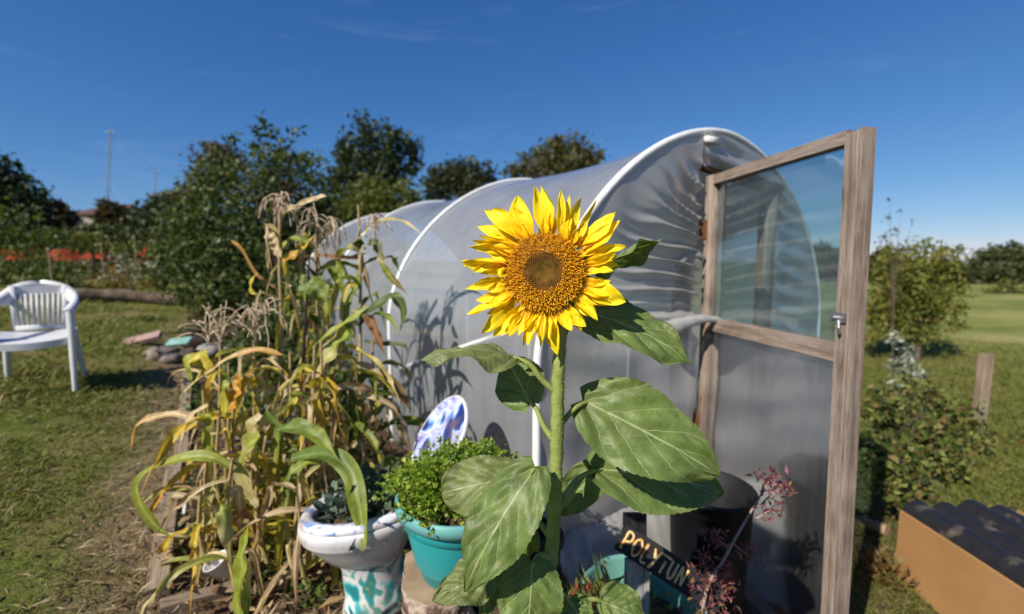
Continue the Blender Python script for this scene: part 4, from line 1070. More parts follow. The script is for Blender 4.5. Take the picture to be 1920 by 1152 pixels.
# purple plant
PURP = M_foliage('purple_leaves', [(.10, .025, .035), (.17, .045, .06), (.24, .08, .09), (.20, .14, .04)], .3, .5, .35, (1.5, .8, .8))
pb = at(1315, 1175, 1.25); pb.z = gz(pb.x, pb.y); pu = thing('purple_shrub', 'reddish purple plant with a pale leaning stem in front of the black pot', 'shrub', tuple(pb))
sp2 = smooth_path([pb, at(1318, 1140, 1.26), at(1360, 1045, 1.29), at(1405, 965, 1.32), at(1428, 925, 1.33), at(1432, 900, 1.33)], 30)
m = MB(); m.tube(sp2, [.0058 - .0038 * i / 29 for i in range(30)], 8)
tw = [[(1424, 950), (1450, 925), (1478, 918)], [(1415, 975), (1440, 960), (1462, 955)], [(1428, 930), (1440, 905), (1450, 900)], [(1370, 1030), (1345, 1012), (1335, 1010)], [(1375, 1020), (1400, 1040), (1412, 1046)], [(1335, 1085), (1320, 1060), (1318, 1045)], [(1330, 1110), (1350, 1090), (1365, 1075)]]
tips = []
for q in tw:
    P = smooth_path([at(x, y, 1.31 + .0) for x, y in q], 8); m.tube(P, [.003 - .0018 * i / 7 for i in range(8)], 5); tips += [np.array(x) for x in P[2:]] * 2 + [np.array(P[-1])] * 3
build(m, 'stem', M_plain('pale_pink_stem', (.34, .24, .20), (.24, .14, .12), 30, .7), pu)
for i in range(3): tips += [np.array(at(rnd.uniform(1290, 1375), rnd.uniform(1080, 1175), 1.24 + rnd.uniform(-.05, .05))) for _ in range(17)]
tips += [np.array(sp2[29]) for _ in range(6)]
r = np.random.default_rng(11); c_ = np.array([q + r.normal(size=3) * .014 for q in tips for _ in range(4)]); n = len(c_)
L = r.uniform(.008, .030, n); v_, f_ = cards(c_, rdir(n, .5, r), rdir(n, .6, r), L, L * .36, .3); build_np('foliage', v_, f_, PURP, pu)
# small weeds round the foot of the sunflower
GRSTUFT = M_foliage('grass_tuft', [(.07, .12, .02), (.14, .18, .04), (.3, .24, .1)], .3)
REDW = M_foliage('red_tinged_weed', [(.10, .12, .03), (.25, .06, .03), (.35, .10, .04)], .3)
for i, (x, y, Y, lab) in enumerate([(1085, 1085, 1.5, 'tuft of grass and dry stems left of the sea-green tub'), (1120, 1090, 1.35, 'spiky grass tuft at the near edge of the sea-green tub')]):
    c = at(x, y + 50, Y); c.z = max(gz(c.x, c.y), c.z - .05); tt = thing('grass_tuft', lab, 'grass tuft', tuple(c)); n = 60; r = np.random.default_rng(30 + i)
    d = rdir(n, 1.6, r); L = r.uniform(.06, .19, n); v_, f_ = cards(np.array(c) + r.normal(size=(n, 3)) * np.array((.03, .03, .005)), d, rdir(n, .2, r), L, L * .06 + .003, .2, .3); build_np('blades', v_, f_, GRSTUFT, tt)
bushy('red_weed', 'small weed with scarlet leaves between the stem and the green tub', 'weed', at(1095, 1150, 1.2), (.09, .06, .09), 70, .028, REDW, .5, 1., None, 14, seed=21)
bushy('leafy_weed', 'fresh green weed against the tunnel wall behind the toilet lid', 'weed', V((at(700, 860, 2.3).x, 2.3, gz(-.7, 2.3))), (.14, .14, .55), 240, .045, WEED, .6, .5, None, 20, seed=22)
bushy('leafy_weed', 'broad leaved dark weed beside the toilet and the maize stub', 'weed', V((at(650, 900, 2.0).x, 2.0, gz(-.7, 2.0))), (.16, .14, .42), 240, .06, KALE, .6, .5, None, 20, seed=23)
bushy('leafy_weed', 'small green weed on the soil below the toilet bowl', 'weed', gnd(592, 1120), (.12, .10, .07), 90, .03, WEED, .6, .5, None, 10, seed=24)
bushy('leafy_weed', 'small green weed on the soil right of the white cup', 'weed', gnd(500, 1090), (.12, .10, .06), 90, .028, WEED, .6, .5, None, 10, seed=25)
bushy('leafy_weed', 'dense green weed at the foot of the yellowing maize', 'weed', gnd(455, 960), (.22, .2, .2), 220, .04, WEED, .5, .5, None, 18, seed=26)
bushy('leafy_weed', 'grey-green weed under the tall maize tassel', 'weed', gnd(535, 880), (.3, .2, .45), 420, .05, KALE, .6, .5, None, 18, seed=27)
bushy('leafy_weed', 'bright weed under the sandy tassels', 'weed', gnd(450, 800), (.35, .25, .4), 420, .05, WEED, .6, .5, None, 18, seed=28)
bushy('leafy_weed', 'olive weed at the left end of the maize row', 'weed', gnd(400, 760), (.3, .25, .3), 300, .045, WEED, .5, .5, None, 18, seed=29)
# cup, plant label, boards
cw = gnd(428, 1092); cup = thing('white_cup', 'white plastic cup lying tilted on the bed', 'cup', tuple(cw)); WH = M_plain('white_plastic', (.62, .62, .62), (.5, .5, .5), 9, .4, .4)
ca_ = V((-.35, -.25, .9)).normalized(); cb = ca_.cross(V((0, 1, 0))).normalized(); cd = ca_.cross(cb); rows = []
for r_, h_ in ((.001, .0), (.033, 0), (.046, .085), (.049, .088), (.048, .092), (.044, .088), (.032, .006), (.001, .006)):
    rows.append([cw + V((0, 0, .028)) + ca_ * h_ + (cb * math.cos(a) + cd * math.sin(a)) * r_ for a in np.linspace(0, 2 * PI, 30, endpoint=False)])
m = MB(); m.grid(rows, closed=True); build(m, 'body', WH, cup)
lb = gnd(342, 970); m = MB(); m.beam(lb - V((0, 0, .02)), lb + V((.02, .0, .085)), .018, .002, (-.3, -1, 0)); o = build(m, 'plant_label', WH, None, False); tag(o, 'white plastic plant label stuck in the bed beside the board', 'plant label')
m = MB()
e0 = gnd(296, 1118); e1 = gnd(352, 700); d = (e1 - e0)
m.beam(e0 + V((0, 0, .01)) , e0 + d * .36 + V((0, 0, .012)), .075, .05, (0, 0, 1)); o = build(m, 'edging_board', OLD_BOARD, None, False); tag(o, 'grey timber edging board along the lawn side of the bed, nearest one', 'edging board', 'edging boards of the maize bed')
m = MB(); m.beam(e0 + d * .365 + V((.02, .02, .005)), e1 + V((0, 0, .005)), .07, .05, (0, 0, 1)); o = build(m, 'edging_board', OLD_BOARD, None, False); tag(o, 'second edging board, running on past the yellow maize into the grass', 'edging board', 'edging boards of the maize bed')
m = MB(); m.beam(gnd(300, 1150) + V((0, 0, .01)), gnd(440, 1112) + V((0, 0, .01)), .06, .05, (0, 0, 1)); o = build(m, 'edging_board', OLD_BOARD, None, False); tag(o, 'edging board across the near end of the maize bed', 'edging board', 'edging boards of the maize bed')
m = MB(); m.beam(gnd(540, 1075) + V((0, 0, .02)), gnd(640, 1050) + V((0, 0, .05)), .12, .02, (0, 0, 1)); o = build(m, 'broken_board', OLD_BOARD, None, False); tag(o, 'dark broken board lying under the toilet bowl', 'board')
# dead leaves lying in the bed
x, y, r = scatter(1400, 1.1, 4, (R(-52), R(0)), lambda x, y: (bed_dist(x, y) > .03) & (bed_dist(x, y) < 1.1))
n = len(x); L = nr.uniform(.04, .16, n); d = rdir(n); d[:, 2] = np.abs(d[:, 2]) * .4
sv, sf = cards(np.stack([x, y, terr(x, y) + nr.uniform(.005, .05, n)], 1), d, rdir(n, .8), L, nr.uniform(.008, .03, n), .3, .3)
tag(build_np('dead_leaves', sv, sf, M_foliage('dead_maize_leaf', [(.13, .07, .035), (.30, .19, .09), (.46, .35, .2)], .25, .7, .2, (1.2, 1, .8))), kind='stuff')

# ------------------------------------------------------------------ white garden chair
CHW = M_plain('white_chair_plastic', (.60, .60, .62), (.50, .50, .51), 9, .42, .45, .03)
CF = V((.58, -.81, 0)).normalized(); CS = V((-CF.y, CF.x, 0))
cc0 = V((-3.62, 3.41, 0)); cc0.z = gz(cc0.x, cc0.y)
ch = thing('garden_chair', 'white plastic armchair standing alone on the lawn at the left edge', 'chair', tuple(cc0))
def cl(x, y, z): return cc0 + CS * (x * .93) + CF * y + V((0, 0, z))
m = MB(); rows = []
for i in range(15):
    y = -.20 + .43 * i / 14; hw = .225 + .02 * math.sin(i / 14 * PI)
    rows.append([cl(x * hw, y + .03 * (1 - x * x) * sm(.5, 1, i / 14), .43 - .018 * (1 - x * x) - .03 * sm(.8, 1, i / 14) ** 2) for x in np.linspace(-1, 1, 15)])
m.grid(rows); m.grid([[p - V((0, 0, .012)) for p in r_] for r_ in rows][::-1])
m.grid([rows[-1], [p - V((0, 0, .05)) for p in rows[-1]]]); 
for j in (0, -1): m.grid([[r_[j] for r_ in rows], [r_[j] - V((0, 0, .05)) for r_ in rows]])
build(m, 'seat', CHW, ch)
arch = smooth_path([(-.27, .22, .60), (-.285, .10, .635), (-.275, -.08, .66), (-.235, -.22, .715), (-.14, -.285, .79), (0, -.30, .815), (.14, -.285, .79), (.235, -.22, .73), (.275, -.08, .66), (.285, .10, .635), (.27, .22, .60)], 60)
m = MB(); rows = []
for p in arch:
    f = sm(-.05, -.25, p.y) if False else float(sm(.05, .27, -p.y)); L_ = .03
    inn = V((-p.x * .25, 0, -.068)) * f + V((-math.copysign(.055, p.x), 0, -.0)) * (1 - f)
    rows.append([cl(*(p + V((0, 0, -.012)))), cl(*p), cl(*(p + inn * .5 + V((0, 0, .008 * (1 - f))))), cl(*(p + inn)), cl(*(p + inn + V((0, -.012, -.012))))])
m.grid(rows); m.grid([[p - V((0, 0, .014)) + CF * -.010 for p in r_] for r_ in rows][::-1]); build(m, 'armrest_frame', CHW, ch)
bk = MB()
for sg in (-1, 1): bk.beam(cl(sg * .145, -.215, .42), cl(sg * .165, -.275, .775), .035, .014, tuple(CF))
bk.beam(cl(-.15, -.215, .445), cl(.15, -.215, .445), .014, .04); 
rows = [[cl(x, -.283 + .02 * abs(x), z) for x in np.linspace(-.17, .17, 9)] for z in (.70, .735, .77)]
bk.grid(rows); bk.grid([[p - CF * .012 for p in r_] for r_ in rows][::-1])
bko = build(bk, 'backrest', CHW, ch)
for k in range(8):
    x = -.108 + k * .031; m = MB(); m.beam(cl(x, -.216, .455), cl(x * 1.1, -.272, .71), .016, .010, tuple(CF)); build(m, 'slat', CHW, bko)
for sx_, fy, by in ((1, .215, .25), (-1, .215, .25), (1, -.19, -.27), (-1, -.19, -.27)):
    m = MB(); top = .60 if fy > 0 else .42; rows = []
    for i in range(10):
        u = i / 9; z = top * (1 - u); y = fy + (by - fy) * u; x = sx_ * (.262 - .01 * u) if fy > 0 else sx_ * (.20 + .04 * u); wd = .05 - .022 * u; dp_ = .034 - .012 * u
        rows.append([cl(x + wd * .5 * a, y + dp_ * b, z) for a, b in ((1, 1), (.2, 1.15), (-1, 1), (-1, -.6), (1, -.6))])
    m.grid(rows, closed=True); build(m, 'leg', CHW, ch)

# ------------------------------------------------------------------ trees and bushes
TRUNK = M_plain('tree_bark', (.13, .095, .07), (.07, .05, .04), 12, .9, .1, .6)
def FM(name, c, trans=.22, rough=.55, spec=.3): return M_foliage(name, c, trans, rough, spec)
EVG = FM('glossy_evergreen', [(.018, .034, .009), (.036, .06, .014), (.065, .095, .02), (.13, .145, .04)], .22, .5, .25)
OAKD = FM('dark_oak', [(.014, .024, .007), (.030, .048, .013), (.05, .07, .02)], .15)
OLIV = FM('olive_oak', [(.045, .055, .014), (.075, .08, .02), (.11, .09, .03), (.07, .05, .02)], .2)
YGRN = FM('yellow_green_shrub', [(.05, .07, .012), (.09, .11, .018), (.14, .14, .025)], .25)
BRWN = FM('autumn_brown_crown', [(.05, .04, .02), (.09, .06, .03), (.06, .06, .02)], .2)
HEDG = FM('hedge_green', [(.026, .040, .011), (.050, .066, .018), (.08, .085, .027)], .2)
BUSH = FM('garden_green', [(.03, .055, .01), (.06, .09, .016), (.10, .13, .025)], .3)
ORNG = FM('orange_yellow_bush', [(.12, .13, .02), (.20, .15, .03), (.25, .11, .03), (.08, .10, .02)], .3)
MAPL = FM('young_tree_green', [(.07, .10, .015), (.13, .155, .022), (.20, .20, .04), (.20, .14, .04)], .35)
SILV = FM('silver_leaf', [(.30, .31, .27), (.10, .13, .05), (.48, .48, .44), (.06, .09, .03)], .2, .5)
BRAM = FM('bramble_green', [(.03, .05, .012), (.06, .09, .018), (.12, .15, .03), (.22, .23, .06), (.20, .12, .05), (.09, .12, .03)], .3)
LARG = {}
def tree(name, label, cat, foot, clumps, n, L, mat, group=None, trunk=.05, seed=1, fill=.5, ratio=.55, up=.5, limbs=True, trunk_label=None, flat=1.):
    """clumps: (px, py, depth, radius in px) of the leaf masses"""
    r = np.random.default_rng(seed); foot = V(foot); t = thing(name, label, cat, tuple(foot), group)
    cs = []; P = []; w_ = []
    for q in clumps:
        c = at(q[0], q[1], q[2]); rad = q[3] / FP * q[2] * (q[4] if len(q) > 4 else 1); cs.append((c, rad, q[3] / FP * q[2])); w_.append(max(rad, .02) * q[3] / FP * q[2])
    w_ = np.array(w_) / sum(w_)
    for (c, rx, rz), ww in zip(cs, w_):
        k = max(6, int(n * ww)); g = rdir(k, 0, r) * (r.random((k, 1)) ** fill)
        kn = max(3, k // 22); kc = rdir(kn, 0, r) * (r.random((kn, 1)) ** .45); g2 = kc[r.integers(0, kn, k)] + r.normal(size=(k, 3)) * .17
        pick = r.random((k, 1)) < .72; g = np.where(pick, g2, g)
        P.append(np.array(c) + g * np.array((rx, max(rx, rz) * .9, rz)))
    p = np.concatenate(P); nn = len(p); d = rdir(nn, .0, r); d[:, 2] -= .25; LL_ = L * r.uniform(.6, 1.35, nn)
    v_, f_ = cards(p, d, rdir(nn, up, r), LL_, LL_ * ratio, .18); build_np('crown', v_, f_, mat, t)
    m = MB(); cen = sum((c for c, a, b in cs), V()) / len(cs); zt = max(c.z for c, a, b in cs)
    top = V((cen.x, cen.y, foot.z + (zt - foot.z) * .62)); m.tube(smooth_path([foot, foot.lerp(top, .5) + V((trunk * .6, 0, 0)), top], 10), [trunk * (1 - .6 * i / 9) for i in range(10)], 8)
    if limbs:
        for c, a, b in cs:
            s0 = foot.lerp(top, rnd.uniform(.35, .95)); m.tube(smooth_path([s0, s0.lerp(c, .5) + V((0, 0, (c - s0).length * .06)), c + V((0, 0, b * .3))], 8), [trunk * .42 * (1 - .8 * i / 7) for i in range(8)], 5)
    build(m, 'trunk', TRUNK, t); return t
def foot(px, Y, dz=0.): p = at(px, 500, Y); return V((p.x, Y, gz(p.x, Y) + dz))
ev = tree('evergreen_bush', 'large glossy dark evergreen bush with several stems, left of the tunnel', 'bush', foot(455, 7.4),
     [(450, 410, 7.4, 105), (385, 460, 7.2, 75), (360, 395, 7.6, 55), (415, 335, 7.6, 50), (520, 400, 7.4, 80), (560, 330, 7.5, 55), (505, 325, 7.4, 55), (350, 515, 7.0, 60), (440, 525, 6.9, 85), (530, 500, 7.1, 75), (590, 400, 7.6, 50), (400, 570, 6.8, 55), (480, 580, 6.8, 60), (340, 435, 7.4, 40), (470, 480, 7.3, 120)], 19000, .085, EVG, None, .07, 4, .5, .5)
tree('sapling', 'slender tall sapling rising above the evergreen bush', 'sapling', foot(512, 6.6),
     [(498, 300, 6.6, 30), (488, 250, 6.6, 22), (492, 226, 6.6, 12), (525, 275, 6.6, 22), (548, 262, 6.6, 12), (560, 245, 6.6, 8), (470, 280, 6.6, 16), (540, 310, 6.6, 28), (572, 295, 6.6, 18), (510, 345, 6.6, 34), (440, 265, 6.6, 14), (580, 330, 6.6, 18)], 620, .10, EVG, None, .028, 5, .6, .42)
tree('autumn_tree', 'brownish thinning tree behind the left side of the evergreen bush', 'tree', foot(405, 13), [(400, 320, 13, 48), (380, 370, 13, 50), (430, 300, 13, 35), (345, 400, 13, 35), (395, 282, 13, 16)], 3000, .14, BRWN, None, .14, 6)
G1 = 'trees along the far side of the field'
tree('oak_tree', 'tall dark oak with a gap under its right side, behind the tunnel', 'tree', foot(700, 25), [(700, 275, 25, 55), (655, 280, 25, 34), (745, 290, 25, 42), (775, 300, 25, 26), (690, 330, 25, 60), (640, 330, 25, 40), (740, 340, 25, 40), (660, 380, 25, 60), (730, 385, 25, 45), (735, 252, 25, 20), (690, 252, 25, 18)], 5600, .30, OAKD, G1, .3, 7, .5)
tree('round_tree', 'small round dark tree between the oak and the olive tree', 'tree', foot(868, 34), [(870, 335, 34, 40), (905, 335, 34, 30), (830, 340, 34, 34), (850, 325, 34, 22), (810, 358, 34, 24), (870, 370, 34, 60)], 4500, .34, FM('mid_dark_oak', [(.018, .026, .008), (.035, .045, .013), (.06, .06, .02)], .15), G1, .3, 8)
tree('olive_tree', 'olive brown tree showing above the ridge of the tunnel', 'tree', foot(1050, 30), [(1055, 290, 30, 34), (1020, 300, 30, 28), (1100, 295, 30, 30), (985, 315, 30, 28), (1050, 330, 30, 70), (1045, 272, 30, 16), (960, 325, 30, 16), (1115, 300, 30, 18)], 5000, .30, OLIV, G1, .3, 9)
tree('yellow_green_shrub', 'yellow-green shrub spreading below the dark oak', 'shrub', foot(690, 14), [(690, 385, 14, 55), (640, 400, 14, 45), (750, 375, 14, 40), (600, 410, 14, 40), (780, 385, 14, 22), (720, 420, 14, 50)], 5000, .14, YGRN, None, .12, 10)
for i, (lab, mt, cl_) in enumerate([('dark spreading conifer cut by the left edge, higher than its neighbours', OAKD, [(-20, 325, 22, 45), (20, 365, 22, 50), (-40, 380, 22, 60), (55, 395, 22, 35), (10, 310, 22, 16)]),
        ('low dark tree between the conifer and the house', FM('dim_brown_green', [(.022, .022, .010), (.04, .035, .016), (.05, .045, .02)], .15), [(90, 400, 28, 28), (60, 410, 28, 34), (120, 412, 28, 18), (100, 388, 28, 14)]),
        ('brown leaved tree in front of the house roof', BRWN, [(208, 395, 34, 16), (220, 408, 34, 18), (205, 416, 34, 18), (236, 418, 34, 12), (192, 424, 34, 12)]),
        ('dark bushy tree left of the brownish thinning tree', OAKD, [(300, 395, 26, 26), (275, 412, 26, 24), (330, 385, 26, 30), (320, 420, 26, 40), (260, 425, 26, 20)])]):
    tree('field_tree', lab, 'tree', foot(cl_[0][0], cl_[0][2]), cl_, 3000, .028 * cl_[0][2] ** .75 + .06, mt, G1, .2, 20 + i)
# far hedges
def hedge(label, p0, p1, n, L, mat, seed, thick=1.2):
    """row of leaves between two px columns: (px, top, bottom, depth)"""
    r = np.random.default_rng(seed); u = r.random(n); top = p0[1] + (p1[1] - p0[1]) * u + 5 * np.sin(u * 40) + 4 * np.sin(u * 93 + 1); bot = p0[2] + (p1[2] - p0[2]) * u
    Y = p0[3] + (p1[3] - p0[3]) * u; y = bot + (top - bot) * r.random(n) ** .75; X = p0[0] + (p1[0] - p0[0]) * u
    P = np.array([at(a, b, c) for a, b, c in zip(X, y, Y)]); P[:, 1] += r.uniform(-thick, thick, n); P[:, 2] = np.maximum(P[:, 2], terr(P[:, 0], P[:, 1]))
    f0 = foot((p0[0] + p1[0]) / 2, (p0[3] + p1[3]) / 2); t = thing('hedge', label, 'hedge', tuple(f0)); LL_ = L * r.uniform(.6, 1.4, n)
    v_, f_ = cards(P, rdir(n, 0, r), rdir(n, .5, r), LL_, LL_ * .6, .2); build_np('foliage', v_, f_, mat, t)
    m = MB()
    for k in range(14):
        c = V(P[k]); m.tube([(c.x, c.y, gz(c.x, c.y) - .05), (c.x + .03, c.y, c.z)], .03, 5)
    build(m, 'stems', TRUNK, t)
hedge('long clipped dark hedge across the back of the allotment on the left', (-420, 432, 470, 20), (640, 432, 480, 24), 15000, .26, HEDG, 31)
hedge('pale brown hedge line behind the rows of beans', (-60, 468, 520, 14), (560, 470, 520, 15), 4500, .16, FM('pale_green_brown', [(.05, .06, .02), (.09, .09, .03), (.12, .10, .04)], .2), 32)
hedge('dark hedge closing the far side of the right-hand field', (1480, 500, 545, 34), (2050, 498, 548, 30), 9000, .34, FM('field_hedge', [(.03, .04, .012), (.055, .065, .02), (.09, .085, .028)], .2), 33)
G2 = 'trees beyond the right-hand field'
for i, (lab, mt, cl_) in enumerate([('dark rounded tree at the right edge, tallest along the field', HEDG, [(1890, 488, 38, 32), (1850, 485, 38, 24), (1930, 495, 38, 30), (1870, 500, 38, 34)]),
        ('broad green tree seen through the upper door panel', FM('mid_green_field', [(.04, .06, .014), (.07, .09, .02), (.10, .11, .03)], .2), [(1545, 490, 36, 32), (1580, 495, 36, 30), (1520, 505, 36, 26)]),
        ('low olive tree just right of the door post', OLIV, [(1665, 500, 40, 34), (1700, 505, 40, 30), (1640, 505, 40, 30)])]):
    tree('field_tree', lab, 'tree', foot(cl_[0][0], cl_[0][2]), cl_, 2600, .4, mt, G2, .2, 40 + i)
# allotment bushes on the left
for i, (lab, mt, cl_, L, nm) in enumerate([
        ('bright green bean plants at the left edge above the chair', BUSH, [(30, 425, 11, 40, 1.3), (-20, 440, 11, 50), (90, 445, 11, 26, 1.4), (40, 470, 11, 26, 1.6), (160, 468, 11.5, 14, 2), (-20, 470, 11, 30), (235, 470, 11.5, 12, 1.6)], .12, 'bean_row'),
        ('bushy green plants below the orange netting', BUSH, [(60, 505, 9, 34, 1.8), (-10, 520, 9, 34), (120, 520, 9, 26, 1.5), (20, 535, 9, 24, 1.8)], .09, 'vegetable_plant'),
        ('yellow and orange low plants in the middle of the vegetable rows', ORNG, [(210, 525, 9.5, 20, 2.2), (150, 540, 9.5, 16, 2), (280, 530, 9.5, 16, 1.8), (250, 500, 9.5, 14, 1.8)], .07, 'vegetable_plant'),
        ('dull green plants in front of the clipped hedge', YGRN, [(170, 455, 12, 20, 2.2), (250, 470, 12, 22, 1.6), (300, 480, 12, 26)], .11, 'vegetable_plant'),
        ('grey-leaved tall weeds between the netting and the evergreen bush', SILV, [(245, 500, 7.6, 26), (220, 485, 7.6, 18), (290, 505, 7.6, 22), (200, 520, 7.6, 14)], .05, 'tall_weed'),
        ('low green clump on the lawn under the evergreen bush', BUSH, [(290, 605, 6.2, 14, 2), (330, 640, 5.6, 20, 1.5), (250, 610, 6.2, 10, 2)], .05, 'leafy_clump'),
        ('dark clump of plants at the bush foot beside the rubble', BUSH, [(390, 640, 5.4, 34, 1.4), (440, 660, 5.0, 34)], .06, 'leafy_clump')]):
    tree(nm, lab, 'plants', foot(cl_[0][0], cl_[0][2]), cl_, 1500 if nm != 'tall_weed' else 420, L, mt, None, .02, 60 + i, .6, .5, .6)
# mast with guys, smaller mast, house
STEEL = M_plain('grey_mast_steel', (.32, .35, .38), (.24, .27, .3), 2, .5, .4, metal=.2)
def mast(label, px, ytop, Y, w_, guys):
    f = foot(px - 4, Y); top = at(px + 6, ytop, Y); t = thing('lattice_mast', label, 'mast', tuple(f)); m = MB()
    c3 = [V((math.cos(a), math.sin(a), 0)) * w_ for a in (0.4, 2.5, 4.6)]
    for c in c3: m.tube([f + c, top + c * .8], w_ * .16, 5)
    n = 26
    for i in range(n):
        a, b = f.lerp(top, i / n), f.lerp(top, (i + 1) / n)
        for k in range(3): m.tube([a + c3[k], b + c3[(k + 1) % 3]], w_ * .09, 4, None, False)
    build(m, 'lattice', STEEL, t); m = MB(); m.tube([top - V((.4, 0, .1)), top + V((.4, 0, -.1))], w_ * .3, 6); build(m, 'head_fitting', STEEL, t)
    for u, e in guys:
        m = MB(); m.tube([f.lerp(top, u), e], .014, 4); build(m, 'guy_wire', STEEL, t)
M1t = at(206, 245, 40)
mast('tall slim lattice radio mast with guy wires against the sky', 201, 245, 40, .12, [(.66, at(115, 372, 42)), (.97, at(291, 318, 46)), (.66, at(240, 400, 38))])
mast('faint shorter mast right of the tall one', 287, 318, 46, .09, [])
hb = foot(172, 46); hs = thing('house', 'brown tiled gable roof showing over the hedge behind the mast', 'house', tuple(hb))
rt, rl, rr = at(160, 376, 46), at(124, 402, 46), at(232, 408, 46); ez = rl.z
m = MB(); x0, x1 = rl.x, rr.x; ry = V((0, 6, 0)); q0, q1 = V((x0, 46, ez)), V((x1, 46, ez)); t0, t1 = V((rt.x, 49, rt.z)), V((x1 - 1.5, 49, rt.z))
m.add([q0, q1, t1, t0, q0 + ry, q1 + ry], [(0, 1, 2, 3), (5, 4, 3, 2), (0, 3, 4), (1, 5, 2)]); build(m, 'roof', M_plain('brown_roof_tiles', (.10, .05, .035), (.07, .04, .03), 3, .85), hs, False)
m = MB(); a = hb.z - .2; b0 = [V((x0 + .3, 46.3, 0)), V((x1 - .3, 46.3, 0)), V((x1 - .3, 51.7, 0)), V((x0 + .3, 51.7, 0))]
m.grid([[p + V((0, 0, z)) for p in b0] for z in (a, ez)], closed=True); build(m, 'wall', M_plain('house_wall', (.30, .26, .22), (.24, .2, .17), 2, .9), hs, False)
m = MB(); m.beam(V((x0 + .9, 46.27, ez - 1.6)), V((x0 + .9, 46.27, ez - .5)), .9, .06, (0, -1, 0)); build(m, 'window', M_plain('dark_window', (.02, .025, .03), None, 2, .1, .6), hs, False)
for i, (px, w_, lab) in enumerate([(1782, 26, 'small pale grey building roof over the far right hedge, left one'), (1822, 24, 'small pale grey building roof over the far right hedge, right one')]):
    f = foot(px, 60); tz = at(px, 484, 60).z; t = thing('far_building', lab, 'building', tuple(f)); ww = w_ / FP * 60 / 2
    m = MB(); m.grid([[f + V((sx_ * ww, sy_ * 2, z)) for sx_, sy_ in ((-1, -1), (1, -1), (1, 1), (-1, 1))] for z in (0, tz - f.z - .5)], closed=True); build(m, 'wall', M_plain('pale_wall', (.36, .35, .34), None, 2, .9), t, False)
    e = tz - f.z - .5; m = MB(); m.add([f + V((-ww, -2.1, e)), f + V((ww, -2.1, e)), f + V((ww, 0, e + .6)), f + V((-ww, 0, e + .6)), f + V((-ww, 2.1, e)), f + V((ww, 2.1, e))], [(0, 1, 2, 3), (3, 2, 5, 4), (0, 3, 4), (1, 5, 2)]); build(m, 'roof', M_plain('grey_roof', (.34, .34, .36), None, 2, .8), t, False)
# orange barrier netting
ONET = M_plain('orange_netting', (.42, .05, .012), (.28, .035, .012), 3, .6, .3)
n0, n1 = at(-40, 462, 12.5), at(285, 462, 12.5); nf = thing('barrier_netting', 'sagging orange safety netting stretched behind the vegetable rows', 'netting', (n0.lerp(n1, .5).x, 12.5, gz(n0.lerp(n1, .5).x, 12.5)))
m = MB(); hN = 20 / FP * 12.5
def net(u, v_): return n0.lerp(n1, u) + V((0, .12 * math.sin(u * 23), -hN * v_ - .10 * abs(math.sin(u * 9.5)) * (1 - v_ * .3)))
for j in range(12): m.grid([[net(u, j / 11), net(u, j / 11 + .052)] for u in np.linspace(0, 1, 60)])
for i in range(75): m.grid([[net(i / 75, v_), net(i / 75 + .0062, v_)] for v_ in np.linspace(0, 1.05, 8)])
build(m, 'net', ONET, nf)
for u in (.02, .33, .64, .98):
    p = n0.lerp(n1, u); m = MB(); m.tube([(p.x, 12.55, gz(p.x, 12.5) - .1), (p.x, 12.55, p.z + .12)], .03, 7); build(m, 'post', TRUNK, nf)
# stakes and sticks in the rows
for px, y0, y1, Y, lab in ((92, 470, 545, 8.6, 'pale stake with a cap among the vegetable rows'), (190, 460, 530, 11, 'thin stake near the foot of the mast'), (252, 448, 505, 10, 'short stake right of the mast foot')):
    p = at(px, y0, Y); m = MB(); m.tube([(p.x, Y, gz(p.x, Y) - .05), tuple(p)], .016, 7); m.lathe((p.x, Y, p.z), [(.001, .05), (.035, .04), (.04, 0), (.02, -.02)], 10); o = build(m, 'garden_stake', OLD_BOARD); tag(o, lab, 'stake', 'stakes in the vegetable rows')
